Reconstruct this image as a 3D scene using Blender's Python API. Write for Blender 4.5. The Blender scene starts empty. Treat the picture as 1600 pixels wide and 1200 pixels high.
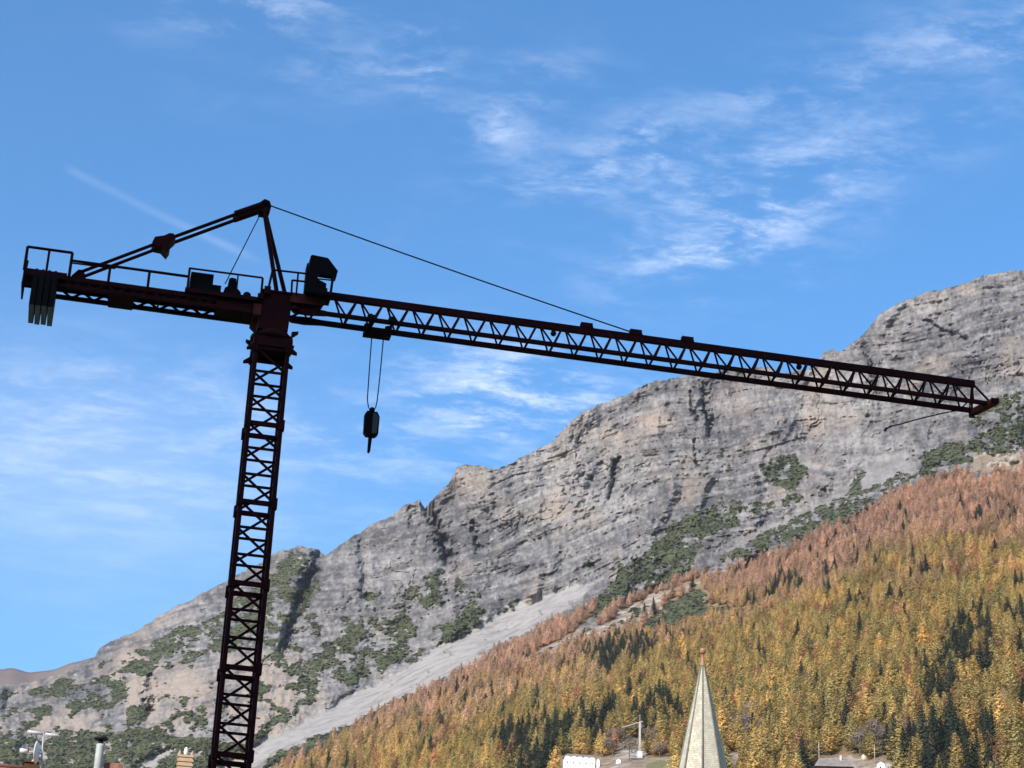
import bpy, math, random
import numpy as np
from mathutils import Vector, Matrix, Euler

random.seed(7)
rng = np.random.default_rng(11)
scene = bpy.context.scene
COL = scene.collection
PI = math.pi

# ------------------------------------------------------------------ camera
PITCH, ROLL, FPX = math.radians(25.0), math.radians(2.44), 3264.15      # focal length in photo pixels (1600 wide)
CAM = np.array([0.0, 0.0, 1.7])
FW = np.array([0, math.cos(PITCH), math.sin(PITCH)])
_R0 = np.array([1.0, 0, 0]); _U0 = np.array([0, -math.sin(PITCH), math.cos(PITCH)])
RT = _R0 * math.cos(ROLL) + _U0 * math.sin(ROLL)
UP = -_R0 * math.sin(ROLL) + _U0 * math.cos(ROLL)
cam_d = bpy.data.cameras.new('camera'); cam = bpy.data.objects.new('camera', cam_d); COL.objects.link(cam)
cam_d.sensor_width = 36; cam_d.lens = FPX / 1600 * 36; cam_d.clip_start = 0.5; cam_d.clip_end = 40000
cm = Matrix.Identity(4)
for i in range(3):
    cm[i][0], cm[i][1], cm[i][2], cm[i][3] = RT[i], UP[i], -FW[i], CAM[i]
cam.matrix_world = cm
scene.camera = cam

def ray(u, v):
    u = np.asarray(u, float)[..., None]; v = np.asarray(v, float)[..., None]
    return FW + RT * (u - 800) / FPX - UP * (v - 600) / FPX
def at_r(u, v, r):                       # point seen at pixel u,v at horizontal distance r
    d = ray(u, v); h = np.hypot(d[..., 0], d[..., 1])
    return CAM + d * (np.asarray(r, float) / h)[..., None]
def project(P):
    d = np.asarray(P, float) - CAM; z = d @ FW
    return 800 + FPX * (d @ RT) / z, 600 - FPX * (d @ UP) / z

# ------------------------------------------------------------------ sky and sun
SUN_EL, SUN_OFF = math.radians(29), math.radians(31)     # sun behind the camera, to the left
sun_dir = Vector((-math.sin(SUN_OFF) * math.cos(SUN_EL), -math.cos(SUN_OFF) * math.cos(SUN_EL), math.sin(SUN_EL)))
world = bpy.data.worlds.new('World'); scene.world = world; world.use_nodes = True
wn, wl = world.node_tree.nodes, world.node_tree.links
wn.clear()
w_out = wn.new('ShaderNodeOutputWorld'); w_bg = wn.new('ShaderNodeBackground'); w_bg.inputs[1].default_value = 0.125
w_sky = wn.new('ShaderNodeTexSky'); w_sky.sky_type = 'NISHITA'; w_sky.sun_disc = False
w_sky.sun_elevation = SUN_EL
w_sky.sun_rotation = math.atan2(sun_dir.x, sun_dir.y)
w_sky.altitude = 1200; w_sky.air_density = 1.0; w_sky.dust_density = 1.8; w_sky.ozone_density = 3.0
wl.new(w_bg.outputs[0], w_out.inputs[0])

def wmath(op, a, b=None, c=None, clamp=False):
    n = wn.new('ShaderNodeMath'); n.operation = op; n.use_clamp = clamp
    for k, x in enumerate((a, b, c)):
        if x is None: continue
        if isinstance(x, (int, float)): n.inputs[k].default_value = x
        else: wl.new(x, n.inputs[k])
    return n.outputs[0]
def wnoise(vec, scale, detail=6, rough=.6, dist=0.0):
    n = wn.new('ShaderNodeTexNoise'); n.inputs['Scale'].default_value = scale; n.inputs['Detail'].default_value = detail
    n.inputs['Roughness'].default_value = rough; n.inputs['Distortion'].default_value = dist
    wl.new(vec, n.inputs['Vector']); return n.outputs[0]
def wmapr(x, a, b, c=0.0, d=1.0):
    n = wn.new('ShaderNodeMapRange'); n.interpolation_type = 'SMOOTHSTEP'
    wl.new(x, n.inputs[0])
    for k, q in zip((1, 2, 3, 4), (a, b, c, d)): n.inputs[k].default_value = q
    return n.outputs[0]
tc = wn.new('ShaderNodeTexCoord'); sx = wn.new('ShaderNodeSeparateXYZ'); wl.new(tc.outputs['Generated'], sx.inputs[0])
zc = wmath('MAXIMUM', sx.outputs[2], 0.06)
cxy = wn.new('ShaderNodeCombineXYZ')                      # the cloud deck: direction carried onto a level sheet
wl.new(wmath('DIVIDE', sx.outputs[0], zc), cxy.inputs[0]); wl.new(wmath('DIVIDE', sx.outputs[1], zc), cxy.inputs[1])
az = wmath('MULTIPLY', wmath('ARCTAN2', sx.outputs[0], sx.outputs[1]), 180 / PI)
el = wmath('MULTIPLY', wmath('ARCSINE', sx.outputs[2]), 180 / PI)
def azel(u, v):
    d = ray(u, v); d = d / np.linalg.norm(d)
    return math.degrees(math.atan2(d[0], d[1])), math.degrees(math.asin(d[2]))
mp = wn.new('ShaderNodeMapping'); wl.new(cxy.outputs[0], mp.inputs[0])
mp.inputs['Rotation'].default_value = (0, 0, math.radians(-24)); mp.inputs['Scale'].default_value = (1.15, 1.75, 1)
n_str = wnoise(mp.outputs[0], 8.0, 12, .66, .25)
n_fine = wnoise(mp.outputs[0], 30.0, 8, .7, .6)
n_big = wnoise(cxy.outputs[0], 2.6, 4, .55, .2)
cov = wmath('MULTIPLY', wmapr(n_big, .50, .78), .16)       # thin veil wherever the deck is thicker
BLOBS = [(810, 595, 160, 60, 10, .95), (770, 655, 150, 40, 5, .55), (1180, 310, 180, 95, -22, .72), (980, 230, 110, 50, -25, .50),
         (765, 205, 70, 40, 0, .62), (665, 95, 45, 50, 30, .45), (860, 130, 70, 40, 0, .34), (390, 15, 120, 34, -5, .55),
         (1420, 80, 160, 60, -10, .32), (1580, 60, 70, 40, 0, .4), (560, 90, 120, 60, 0, .22), (180, 690, 300, 110, 6, .22),
         (620, 715, 200, 50, 10, .32), (1090, 400, 130, 30, -15, .34), (860, 285, 130, 24, -4, .34), (300, 600, 200, 50, 5, .14), (1190, 150, 70, 30, 0, .25),
         (1500, 200, 120, 40, -12, .22)]
for (u, v, ru, rv, ang, s) in BLOBS:
    a0, e0 = azel(u, v); pa = 180 / PI / FPX
    ce = math.cos(math.radians(e0)); t = math.radians(ang - 2.4)
    dx = wmath('MULTIPLY', wmath('SUBTRACT', az, a0), ce); dy = wmath('SUBTRACT', el, e0)
    X = wmath('MULTIPLY_ADD', dx, math.cos(t) / (ru * pa), wmath('MULTIPLY', dy, -math.sin(t) / (ru * pa)))
    Y = wmath('MULTIPLY_ADD', dx, math.sin(t) / (rv * pa), wmath('MULTIPLY', dy, math.cos(t) / (rv * pa)))
    d2 = wmath('ADD', wmath('MULTIPLY', X, X), wmath('MULTIPLY', Y, Y))
    cov = wmath('ADD', cov, wmath('MULTIPLY', wmath('POWER', 2.718, wmath('MULTIPLY', d2, -0.9)), s))
streak = wmath('ADD', wmath('MULTIPLY', wmapr(n_str, .42, .68), .72), wmath('MULTIPLY', wmath('MULTIPLY', wmapr(n_fine, .42, .66), wmapr(n_str, .36, .6)), .40))
cloud = wmath('MULTIPLY', wmath('MULTIPLY', cov, streak), .76)
# an old contrail, thin and slanting
(a1, e1), (a2, e2) = azel(95, 258), azel(430, 418)
ln = math.hypot(a2 - a1, e2 - e1); tx, ty = (a2 - a1) / ln, (e2 - e1) / ln
ddx, ddy = wmath('SUBTRACT', az, a1), wmath('SUBTRACT', el, e1)
along = wmath('MULTIPLY_ADD', ddx, tx, wmath('MULTIPLY', ddy, ty))
acr = wmath('ABSOLUTE', wmath('MULTIPLY_ADD', ddx, -ty, wmath('MULTIPLY', ddy, tx)))
trail = wmath('MULTIPLY', wmapr(acr, .0, .19, 1, 0), wmath('MULTIPLY', wmapr(along, 0.0, .6), wmapr(along, ln * .75, ln, 1, 0)))
trail = wmath('MULTIPLY', trail, wmapr(n_big, .25, .6, .04, .12))
(a3, e3) = azel(140, 740)                                # a thin even veil low on the left
vd = wmath('ADD', wmath('POWER', wmath('MULTIPLY', wmath('SUBTRACT', az, a3), .17), 2), wmath('POWER', wmath('MULTIPLY', wmath('SUBTRACT', el, e3), .34), 2))
veil = wmath('MULTIPLY', wmath('POWER', 2.718, wmath('MULTIPLY', vd, -1.0)), wmapr(n_str, .3, .7, .20, .34))
cloud = wmath('MINIMUM', wmath('ADD', wmath('ADD', cloud, trail), veil), .85)
hsv = wn.new('ShaderNodeHueSaturation'); hsv.inputs['Saturation'].default_value = 1.28; hsv.inputs['Value'].default_value = 1.0
wl.new(w_sky.outputs[0], hsv.inputs['Color'])
mixc = wn.new('ShaderNodeMix'); mixc.data_type = 'RGBA'
SKYGAIN = (1.30, 1.10, 1.0, 1)
gain = wn.new('ShaderNodeMix'); gain.data_type = 'RGBA'; gain.blend_type = 'MULTIPLY'; gain.inputs[0].default_value = 1
wl.new(hsv.outputs[0], gain.inputs[6]); gain.inputs[7].default_value = SKYGAIN
wl.new(cloud, mixc.inputs[0]); wl.new(gain.outputs[2], mixc.inputs[6]); mixc.inputs[7].default_value = (3.9, 4.4, 5.4, 1)
wl.new(mixc.outputs[2], w_bg.inputs[0])

sd = bpy.data.lights.new('sun', 'SUN'); sun = bpy.data.objects.new('sun', sd); COL.objects.link(sun)
sd.energy = 2.75; sd.angle = math.radians(.5); sd.color = (1.0, .945, .86)
sun.rotation_euler = sun_dir.to_track_quat('Z', 'Y').to_euler()
scene.view_settings.view_transform = 'Standard'; scene.view_settings.look = 'None'
scene.view_settings.exposure = 1.08; scene.view_settings.gamma = 1.0
scene.render.engine = 'CYCLES'
scene.cycles.use_denoising = True; scene.cycles.max_bounces = 6; scene.cycles.diffuse_bounces = 3; scene.cycles.transparent_max_bounces = 4
scene.cycles.use_adaptive_sampling = False

# ------------------------------------------------------------------ helpers
def mat(name, rgb, rough=.8, spec=.2, metal=0.0):
    m = bpy.data.materials.new(name); m.use_nodes = True
    b = m.node_tree.nodes['Principled BSDF']
    b.inputs['Base Color'].default_value = (*rgb, 1); b.inputs['Roughness'].default_value = rough
    b.inputs['Specular IOR Level'].default_value = spec; b.inputs['Metallic'].default_value = metal
    return m
def noisy(m, rgb2, scale=3.0, lo=.35, hi=.7, bump=0.0, detail=6, stretch=(1, 1, 1)):
    nt = m.node_tree; b = nt.nodes['Principled BSDF']
    tcn = nt.nodes.new('ShaderNodeTexCoord'); mpn = nt.nodes.new('ShaderNodeMapping'); mpn.inputs['Scale'].default_value = stretch
    nz = nt.nodes.new('ShaderNodeTexNoise'); nz.inputs['Scale'].default_value = scale; nz.inputs['Detail'].default_value = detail
    mr = nt.nodes.new('ShaderNodeMapRange'); mr.inputs[1].default_value = lo; mr.inputs[2].default_value = hi
    mx = nt.nodes.new('ShaderNodeMix'); mx.data_type = 'RGBA'
    mx.inputs[6].default_value = b.inputs['Base Color'].default_value; mx.inputs[7].default_value = (*rgb2, 1)
    nt.links.new(tcn.outputs['Object'], mpn.inputs[0]); nt.links.new(mpn.outputs[0], nz.inputs['Vector'])
    nt.links.new(nz.outputs[0], mr.inputs[0]); nt.links.new(mr.outputs[0], mx.inputs[0]); nt.links.new(mx.outputs[2], b.inputs['Base Color'])
    if bump:
        bp = nt.nodes.new('ShaderNodeBump'); bp.inputs['Strength'].default_value = bump; bp.inputs['Distance'].default_value = .05
        nt.links.new(nz.outputs[0], bp.inputs['Height']); nt.links.new(bp.outputs[0], b.inputs['Normal'])
    return m
def mesh(name, V, Fc, m=None, smooth=False):
    me = bpy.data.meshes.new(name); me.from_pydata([tuple(map(float, p)) for p in V], [], Fc); me.update()
    if m: me.materials.append(m)
    if smooth: me.polygons.foreach_set('use_smooth', [True] * len(me.polygons))
    return me
def obj(name, me, parent=None, **kw):
    o = bpy.data.objects.new(name, me); COL.objects.link(o)
    if parent: o.parent = parent
    for k, v in kw.items(): o[k] = v
    return o
def empty(name, loc, rz=0.0, **kw):
    o = bpy.data.objects.new(name, None); COL.objects.link(o); o.empty_display_size = .2
    o.location = loc; o.rotation_euler = (0, 0, rz)
    for k, v in kw.items(): o[k] = v
    return o
class MB:                                 # collects shapes into one mesh
    def __init__(s): s.V, s.F = [], []
    def add(s, V, Fc):
        k = len(s.V); s.V += [tuple(p) for p in V]; s.F += [tuple(i + k for i in f) for f in Fc]; return s
    def box(s, x0, x1, y0, y1, z0, z1):
        return s.add([(x, y, z) for z in (z0, z1) for y in (y0, y1) for x in (x0, x1)],
                     [(0, 2, 3, 1), (4, 5, 7, 6), (0, 1, 5, 4), (2, 6, 7, 3), (0, 4, 6, 2), (1, 3, 7, 5)])
    def tube(s, pts, r, n=8, cap=True, r2=None):
        pts = [Vector(p) for p in pts]; rings = []
        for i, p in enumerate(pts):
            t = (pts[min(i + 1, len(pts) - 1)] - pts[max(i - 1, 0)]).normalized()
            a = t.orthogonal().normalized() if abs(t.z) < .95 else Vector((1, 0, 0))
            a = (a - t * a.dot(t)).normalized(); b = t.cross(a)
            rr = r if r2 is None else r + (r2 - r) * i / (len(pts) - 1)
            rings.append([p + (a * math.cos(2 * PI * k / n) + b * math.sin(2 * PI * k / n)) * rr for k in range(n)])
        V = [q for rg in rings for q in rg]; Fc = []
        for i in range(len(rings) - 1):
            Fc += [(i * n + k, i * n + (k + 1) % n, (i + 1) * n + (k + 1) % n, (i + 1) * n + k) for k in range(n)]
        if cap: Fc += [tuple(reversed(range(n))), tuple((len(rings) - 1) * n + k for k in range(n))]
        return s.add(V, Fc)
    def prism(s, prof, y0, y1):           # profile in x,z pushed along y
        n = len(prof)
        V = [(x, y0, z) for x, z in prof] + [(x, y1, z) for x, z in prof]
        return s.add(V, [tuple(range(n)), tuple(reversed(range(n, 2 * n)))] + [(k, k + n, (k + 1) % n + n, (k + 1) % n) for k in range(n)])
    def lathe(s, prof, n=16, c=(0, 0, 0)):
        V = [(c[0] + r * math.cos(2 * PI * k / n), c[1] + r * math.sin(2 * PI * k / n), c[2] + z) for r, z in prof for k in range(n)]
        Fc = [(i * n + k, i * n + (k + 1) % n, (i + 1) * n + (k + 1) % n, (i + 1) * n + k) for i in range(len(prof) - 1) for k in range(n)]
        return s.add(V, Fc + [tuple(reversed(range(n))), tuple((len(prof) - 1) * n + k for k in range(n))])
    def build(s, name, m, parent=None, smooth=False, **kw):
        return obj(name, mesh(name, s.V, s.F, m, smooth), parent, **kw)

# ---- numpy noise
_perm = np.random.default_rng(3).permutation(512).astype(np.int32) % 256
_ga = np.random.default_rng(5).uniform(0, 2 * PI, 256).astype(np.float32)
_gx, _gy = np.cos(_ga), np.sin(_ga)
def pn(x, y):
    xi = np.floor(x).astype(np.int32); yi = np.floor(y).astype(np.int32)
    fx = (x - xi).astype(np.float32); fy = (y - yi).astype(np.float32)
    sxx = fx * fx * fx * (fx * (fx * 6 - 15) + 10); syy = fy * fy * fy * (fy * (fy * 6 - 15) + 10)
    def g(ix, iy, dx, dy):
        h = _perm[(_perm[ix & 255] + iy) & 255]; return _gx[h] * dx + _gy[h] * dy
    a = g(xi, yi, fx, fy); b = g(xi + 1, yi, fx - 1, fy); c = g(xi, yi + 1, fx, fy - 1); d = g(xi + 1, yi + 1, fx - 1, fy - 1)
    return (a + (b - a) * sxx + ((c + (d - c) * sxx) - (a + (b - a) * sxx)) * syy) * 1.5
def fbm(x, y, o=4, gain=.5):
    s = 0; a = 1
    for k in range(o):
        s = s + a * pn(x + 17.3 * k, y - 9.1 * k); x = x * 2.03; y = y * 2.03; a *= gain
    return s
def ridged(x, y, o=4, gain=.5):
    s = 0; a = 1
    for k in range(o):
        s = s + a * (1 - 2 * np.abs(pn(x + 31.7 * k, y + 5.3 * k))); x = x * 2.03; y = y * 2.03; a *= gain
    return s
def inside(poly, u, v):
    r = np.zeros(u.shape, bool); n = len(poly)
    for i in range(n):
        (x1, y1), (x2, y2) = poly[i], poly[(i + 1) % n]
        if y1 == y2: continue
        c = ((y1 > v) != (y2 > v)) & (u < (x2 - x1) * (v - y1) / (y2 - y1) + x1); r ^= c
    return r
def dist_line(pl, u, v):
    d = np.full(u.shape, 1e9)
    for (x1, y1), (x2, y2) in zip(pl[:-1], pl[1:]):
        t = np.clip(((u - x1) * (x2 - x1) + (v - y1) * (y2 - y1)) / ((x2 - x1) ** 2 + (y2 - y1) ** 2), 0, 1)
        d = np.minimum(d, np.hypot(u - x1 - t * (x2 - x1), v - y1 - t * (y2 - y1)))
    return d

# ------------------------------------------------------------------ mountain
SKY_PL = [(-600, 1130), (-300, 1110), (0, 1072), (60, 1063), (100, 1050), (148, 1024), (157, 1011), (175, 1000), (215, 985), (250, 961), (290, 940), (345, 912),
          (425, 868), (440, 859), (465, 853), (497, 858), (508, 868), (540, 846), (590, 816), (625, 796), (640, 784), (655, 780), (664, 793), (680, 776),
          (700, 756), (715, 728), (735, 724), (752, 729), (775, 734), (800, 722), (830, 706), (865, 690), (885, 666), (905, 646), (940, 630), (975, 619), (1005, 603),
          (1040, 592), (1095, 587), (1130, 579), (1165, 583), (1195, 571), (1220, 582), (1262, 577), (1283, 558), (1290, 546), (1302, 544), (1313, 549), (1332, 537), (1345, 527),
          (1367, 500), (1390, 480), (1417, 467), (1447, 455), (1477, 452), (1507, 442), (1533, 432), (1577, 422), (1600, 425), (1800, 380), (2200, 420)]
DEPTH = [(-600, 1250, 2900), (0, 1240, 2400), (400, 1240, 1950), (700, 1240, 1400), (900, 1240, 1120), (1100, 1240, 1040), (1350, 1240, 1000), (1600, 1240, 980), (2200, 1240, 950),
         (430, 1195, 2000), (600, 1105, 2130), (790, 1005, 2230), (950, 940, 2230), (1180, 855, 2130), (1333, 800, 2040), (1483, 728, 2040), (1600, 700, 2010), (2200, 650, 1950),
         (900, 1080, 1560), (1300, 1000, 1500), (1600, 950, 1400), (1100, 980, 1850), (650, 1140, 1800),
         (0, 1150, 2700), (200, 1130, 2600), (600, 1045, 2380), (760, 965, 2400), (900, 915, 2400), (1000, 865, 2430), (1150, 780, 2480), (1300, 770, 2330), (1430, 715, 2280), (1600, 610, 2330),
         (300, 1010, 3000), (560, 930, 2850), (800, 850, 2800), (1000, 740, 2800), (1250, 680, 2700), (1500, 560, 2640),
         (0, 1072, 3500), (150, 1020, 3600), (345, 912, 3600), (465, 853, 3450), (590, 815, 3350), (655, 780, 3270), (735, 724, 3180), (885, 665, 3120), (1095, 588, 3100),
         (1290, 547, 3060), (1390, 480, 3010), (1577, 422, 2980), (2200, 400, 2950), (-600, 1130, 3800)]
FOREST = [(380, 1250), (430, 1197), (480, 1172), (540, 1140), (600, 1108), (650, 1082), (712, 1047), (790, 1003), (850, 970), (890, 950), (934, 931), (903, 975), (925, 969), (950, 950),
          (1000, 925), (1060, 897), (1100, 878), (1131, 880), (1187, 856), (1215, 850), (1270, 825), (1333, 800), (1367, 777), (1417, 753), (1450, 737), (1483, 728), (1540, 745), (1600, 712), (2200, 640), (2200, 1260)]
CLEAR = [[(806, 1037), (847, 1009), (890, 990), (934, 975), (975, 953), (1025, 931), (1097, 906), (1100, 919), (1050, 940), (1019, 966), (987, 987), (950, 997), (903, 1012), (856, 1034), (819, 1047)],
         [(962, 1192), (970, 1160), (1012, 1156), (1014, 1190)], [(860, 1072), (868, 1058), (894, 1042), (892, 1056), (872, 1072)],
         [(1512, 735), (1520, 712), (1560, 708), (1600, 716), (1600, 735), (1575, 752), (1545, 740)],
         [(965, 1240), (985, 1192), (1020, 1183), (1070, 1184), (1075, 1240)], [(1130, 1240), (1130, 1176), (1165, 1178), (1170, 1190)],
         [(860, 1240), (868, 1186), (960, 1186), (985, 1192), (970, 1240)],
         [(1418, 1168), (1428, 1146), (1452, 1128), (1462, 1138), (1448, 1158), (1430, 1172)], [(1315, 905), (1330, 885), (1352, 888), (1345, 905)],
         [(1262, 1240), (1270, 1182), (1335, 1182), (1400, 1188), (1400, 1240)]]
PATCH2 = [(985, 992), (1044, 947), (1097, 923), (1112, 931), (1109, 953), (1169, 947), (1169, 962), (1112, 972), (1050, 985), (1019, 1005)]
GREEN = [([(950, 905), (1000, 865), (1050, 828), (1100, 798), (1140, 783), (1168, 788), (1150, 818), (1110, 838), (1080, 868), (1060, 897), (1019, 916), (985, 932), (950, 950), (905, 978), (906, 955), (934, 933), (960, 915)], .80),
         (PATCH2, .85), ([(1160, 748), (1185, 725), (1230, 708), (1264, 735), (1240, 762), (1180, 762)], .62), ([(1165, 790), (1240, 765), (1262, 775), (1190, 812)], .5),
         ([(1440, 735), (1433, 712), (1500, 690), (1545, 665), (1600, 632), (2200, 500), (2200, 640), (1600, 705), (1540, 708), (1505, 722), (1480, 730), (1455, 742)], .80),
         ([(1500, 660), (1560, 620), (1600, 600), (1600, 640), (1540, 665)], .5), ([(1120, 876), (1175, 840), (1240, 808), (1300, 782), (1345, 768), (1420, 736), (1450, 740), (1330, 808), (1230, 846), (1150, 880)], .66),
         ([(1320, 775), (1345, 742), (1358, 735), (1350, 760), (1330, 778)], .7),
         ([(380, 1230), (430, 1180), (500, 1148), (560, 1126), (640, 1082), (655, 1083), (570, 1130), (480, 1175), (420, 1225)], .9),
         ([(120, 1075), (170, 1035), (250, 995), (350, 955), (420, 905), (500, 900), (470, 960), (380, 1010), (250, 1045), (140, 1090)], .60),
         ([(-600, 1260), (-600, 1180), (60, 1158), (160, 1150), (215, 1138), (260, 1150), (330, 1155), (400, 1150), (420, 1120), (470, 1105), (400, 1160), (330, 1210), (320, 1260)], .82),
         ([(430, 880), (455, 860), (475, 870), (465, 920), (430, 945), (415, 920)], .75), ([(480, 1010), (560, 985), (640, 960), (650, 1000), (600, 1045), (500, 1085), (440, 1060)], .55),
         ([(700, 985), (740, 940), (765, 950), (735, 985), (700, 1020), (665, 1032)], .75), ([(765, 970), (800, 940), (800, 955), (775, 975)], .7),
         ([(-600, 1180), (-600, 1100), (0, 1085), (150, 1050), (330, 1090), (420, 1090), (330, 1150), (60, 1158)], .32), ([(380, 1000), (700, 880), (760, 930), (640, 1040), (400, 1130)], .30)]
SCREE = [[(260, 1260), (330, 1205), (395, 1162), (455, 1137), (525, 1098), (587, 1070), (640, 1040), (670, 1018), (705, 1000), (760, 968), (800, 948), (850, 928), (940, 905), (900, 942), (850, 970), (787, 1003),
          (712, 1045), (650, 1080), (600, 1103), (550, 1130), (500, 1149), (445, 1169), (395, 1197), (340, 1260)],
         [(1100, 872), (1160, 838), (1230, 806), (1300, 770), (1360, 725), (1405, 705), (1440, 715), (1420, 742), (1330, 790), (1230, 830), (1150, 862)], [(195, 1215), (225, 1185), (262, 1165), (275, 1170), (240, 1195), (215, 1215)]]
GULLY = [([(666, 790), (680, 820), (692, 850), (698, 880)], 10, 75), ([(502, 866), (478, 905), (463, 940), (455, 985), (447, 1010)], 12, 70), ([(1100, 598), (1103, 640), (1107, 680)], 6, 40), ([(1080, 615), (1084, 655)], 4, 20),
         ([(962, 720), (958, 780)], 5, 28), ([(742, 820), (746, 860)], 7, 30), ([(236, 1065), (232, 1105)], 12, 40), ([(1085, 690), (1088, 730)], 4, 18), ([(1440, 500), (1480, 520), (1510, 530)], 4, 18),
         ([(650, 790), (640, 820)], 6, 20), ([(1345, 540), (1362, 575), (1360, 600)], 5, 22), ([(10, 1085), (14, 1110)], 9, 40), ([(880, 650), (905, 700), (922, 760)], 8, 18), ([(560, 850), (575, 900), (570, 940)], 9, 25)]

def tps_fit(pts):
    P = np.array(pts, float); x = P[:, :2] / 500; f = 1000 / P[:, 2]
    d2 = ((x[:, None] - x[None]) ** 2).sum(-1); K = np.where(d2 > 0, .5 * d2 * np.log(d2 + 1e-12), 0) + np.eye(len(x)) * 2e-3
    A = np.block([[K, np.c_[np.ones(len(x)), x]], [np.c_[np.ones(len(x)), x].T, np.zeros((3, 3))]])
    return x, np.linalg.solve(A, np.r_[f, 0, 0, 0])
_tx, _tw = tps_fit(DEPTH)
def depth(u, v):
    s = _tw[-3] + _tw[-2] * u / 500 + _tw[-1] * v / 500
    for (cx, cy), w in zip(_tx, _tw[:-3]):
        d2 = (u / 500 - cx) ** 2 + (v / 500 - cy) ** 2 + 1e-12; s = s + w * .5 * d2 * np.log(d2)
    return 1000 / s

NU, NV = 1330, 560
us = np.concatenate([np.linspace(-600, -45, 55), np.linspace(-40, 1640, NU - 110), np.linspace(1645, 2200, 55)])
skx = np.array(SKY_PL, float)
vs = np.interp(us, skx[:, 0], skx[:, 1]) + 2.8 * fbm(us / 22, us * 0 + 3.3, 5, .62)
tt = np.linspace(0, 1, NV)
VB = 1236.0
U, T = np.meshgrid(us, tt)
V = VB + (vs[None] - VB) * T
R = depth(U, V)
P0 = at_r(U, V, R)
L = ((U - 800) * .9).astype(np.float32); Z = ((VB - V) * .9).astype(np.float32)      # bearing and height of the face, in metres at 3 km
# irregular edges: the outlines of scree, shrub and wood wander
wu = U + 9 * fbm(L / 90, Z / 60, 3) + 4 * fbm(L / 14 + 50, Z / 10, 2)
wv = V + 6 * fbm(L / 80 + 7, Z / 50 + 3, 3) + 3 * fbm(L / 12, Z / 9 + 20, 2)
m_for = inside(FOREST, wu, wv - np.interp(wu, [380, 700, 1000, 1150, 1600], [10, 12, 11, 17, 13]))      # crowns reach above the line of their roots
m_clear = np.zeros(U.shape, bool)
for c in CLEAR: m_clear |= inside(c, wu, wv)
m_scree = np.zeros(U.shape, bool)
for c in SCREE: m_scree |= inside(c, U + (wu - U) * .35, V + (wv - V) * .35)
cov = np.zeros(U.shape, np.float32)
for poly, c in GREEN: cov = np.maximum(cov, inside(poly, wu, wv) * c)
cov = np.where(inside(CLEAR[0], wu, wv) & (cov == 0), .20, cov); cov = np.where((cov == 0) & (V > 700), .06, cov)
def blur(a, k):
    for ax in (0, 1):
        c = np.cumsum(np.pad(a, [(k + 1, k) if i == ax else (0, 0) for i in (0, 1)], mode='edge'), axis=ax)
        a = (np.take(c, range(2 * k + 1, c.shape[ax]), axis=ax) - np.take(c, range(0, c.shape[ax] - 2 * k - 1), axis=ax)) / (2 * k + 1)
    return a
soft_for = blur(m_for.astype(np.float32), 4); soft_scr = np.clip((blur(m_scree.astype(np.float32), 7) - .5 + .55 * fbm(L / 16, Z / 10, 4, .65)) * 3.2 + .5, 0, 1) * (1 - .55 * np.clip((U - 1060) / 60, 0, 1))
cov = blur(cov, 3)
rock = np.clip(1 - blur(m_for.astype(np.float32), 12) * 1.2, 0, 1) * np.clip(1 - blur(m_scree.astype(np.float32), 10) * 1.15, 0, 1)
# strata: beds dip to the left, flatter to the right and low down
dip = np.radians(np.interp(us, [-600, 300, 700, 1000, 1300, 2200], [10, 10, 17, 20, 12, 10]))[None]
warp = 16 * fbm(L / 260, Z / 200, 3)
S = (Z + warp) * np.cos(dip) - (L - 100) * np.sin(dip); AL = L * np.cos(dip) + Z * np.sin(dip)
bed = fbm(AL / 150, S / 11, 4, .6)
bed2 = fbm(AL / 40 + 9, S / 5 + 4, 3, .6)
but = ridged(L / 130 + .15 * fbm(L / 80, Z / 80, 2), Z / 330 + 2, 4, .52)
lump = fbm(L / 42, Z / 42, 6, .58)
low_left = np.clip((900 - U) / 350, 0, 1) * np.clip((V - 850) / 120, 0, 1)      # broken, bushy crags
craggy = ridged(L / 50 + 3, Z / 62, 5, .58)
disp = -(48 * but + 6 * bed + 3.6 * bed2 + 20 * lump + 5 * ridged(L / 17 + 60, Z / 22, 3, .6)) * (1 - .55 * low_left) - low_left * (9 * craggy + 17 * np.abs(pn(L / 21 + 2, Z / 19)) + 8 * np.abs(pn(L / 9.5, Z / 8.5 + 3)))
lp = S / 12.5 + .55 * fbm(AL / 120 + 3, S / 30, 3)
saw = lp - np.floor(lp); ledge = np.where(saw < .86, saw / .86, (1 - saw) / .14)
lp2 = S / 5.2 + .6 * fbm(AL / 55 + 13, S / 16, 3); saw2 = lp2 - np.floor(lp2); ledge2 = np.where(saw2 < .82, saw2 / .82, (1 - saw2) / .18)
lmod = np.clip(.5 + .9 * fbm(L / 70 + 40, Z / 50, 3), 0, 1.3)
ck = np.abs(pn(L / 24 + .9 * fbm(L / 40, Z / 30, 3), Z / 75 + 9)); ck2 = np.abs(pn(L / 11 + 1.1 * fbm(L / 20 + 4, Z / 16, 2), Z / 26 + 30))
cmod = np.clip(.1 + 1.3 * fbm(L / 110 + 70, Z / 80, 3), 0, 1); crack = np.exp(-(ck / .07) ** 2) * cmod + .30 * np.exp(-(ck2 / .08) ** 2) * np.clip(fbm(L / 60 + 9, Z / 50 + 2, 2) * 1.6, 0, 1)
disp += (-(9.5 * ledge * lmod + 4.2 * ledge2 * np.clip(1.2 - lmod, 0, 1)) + 17 * crack) * (1 - .6 * low_left)
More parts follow.
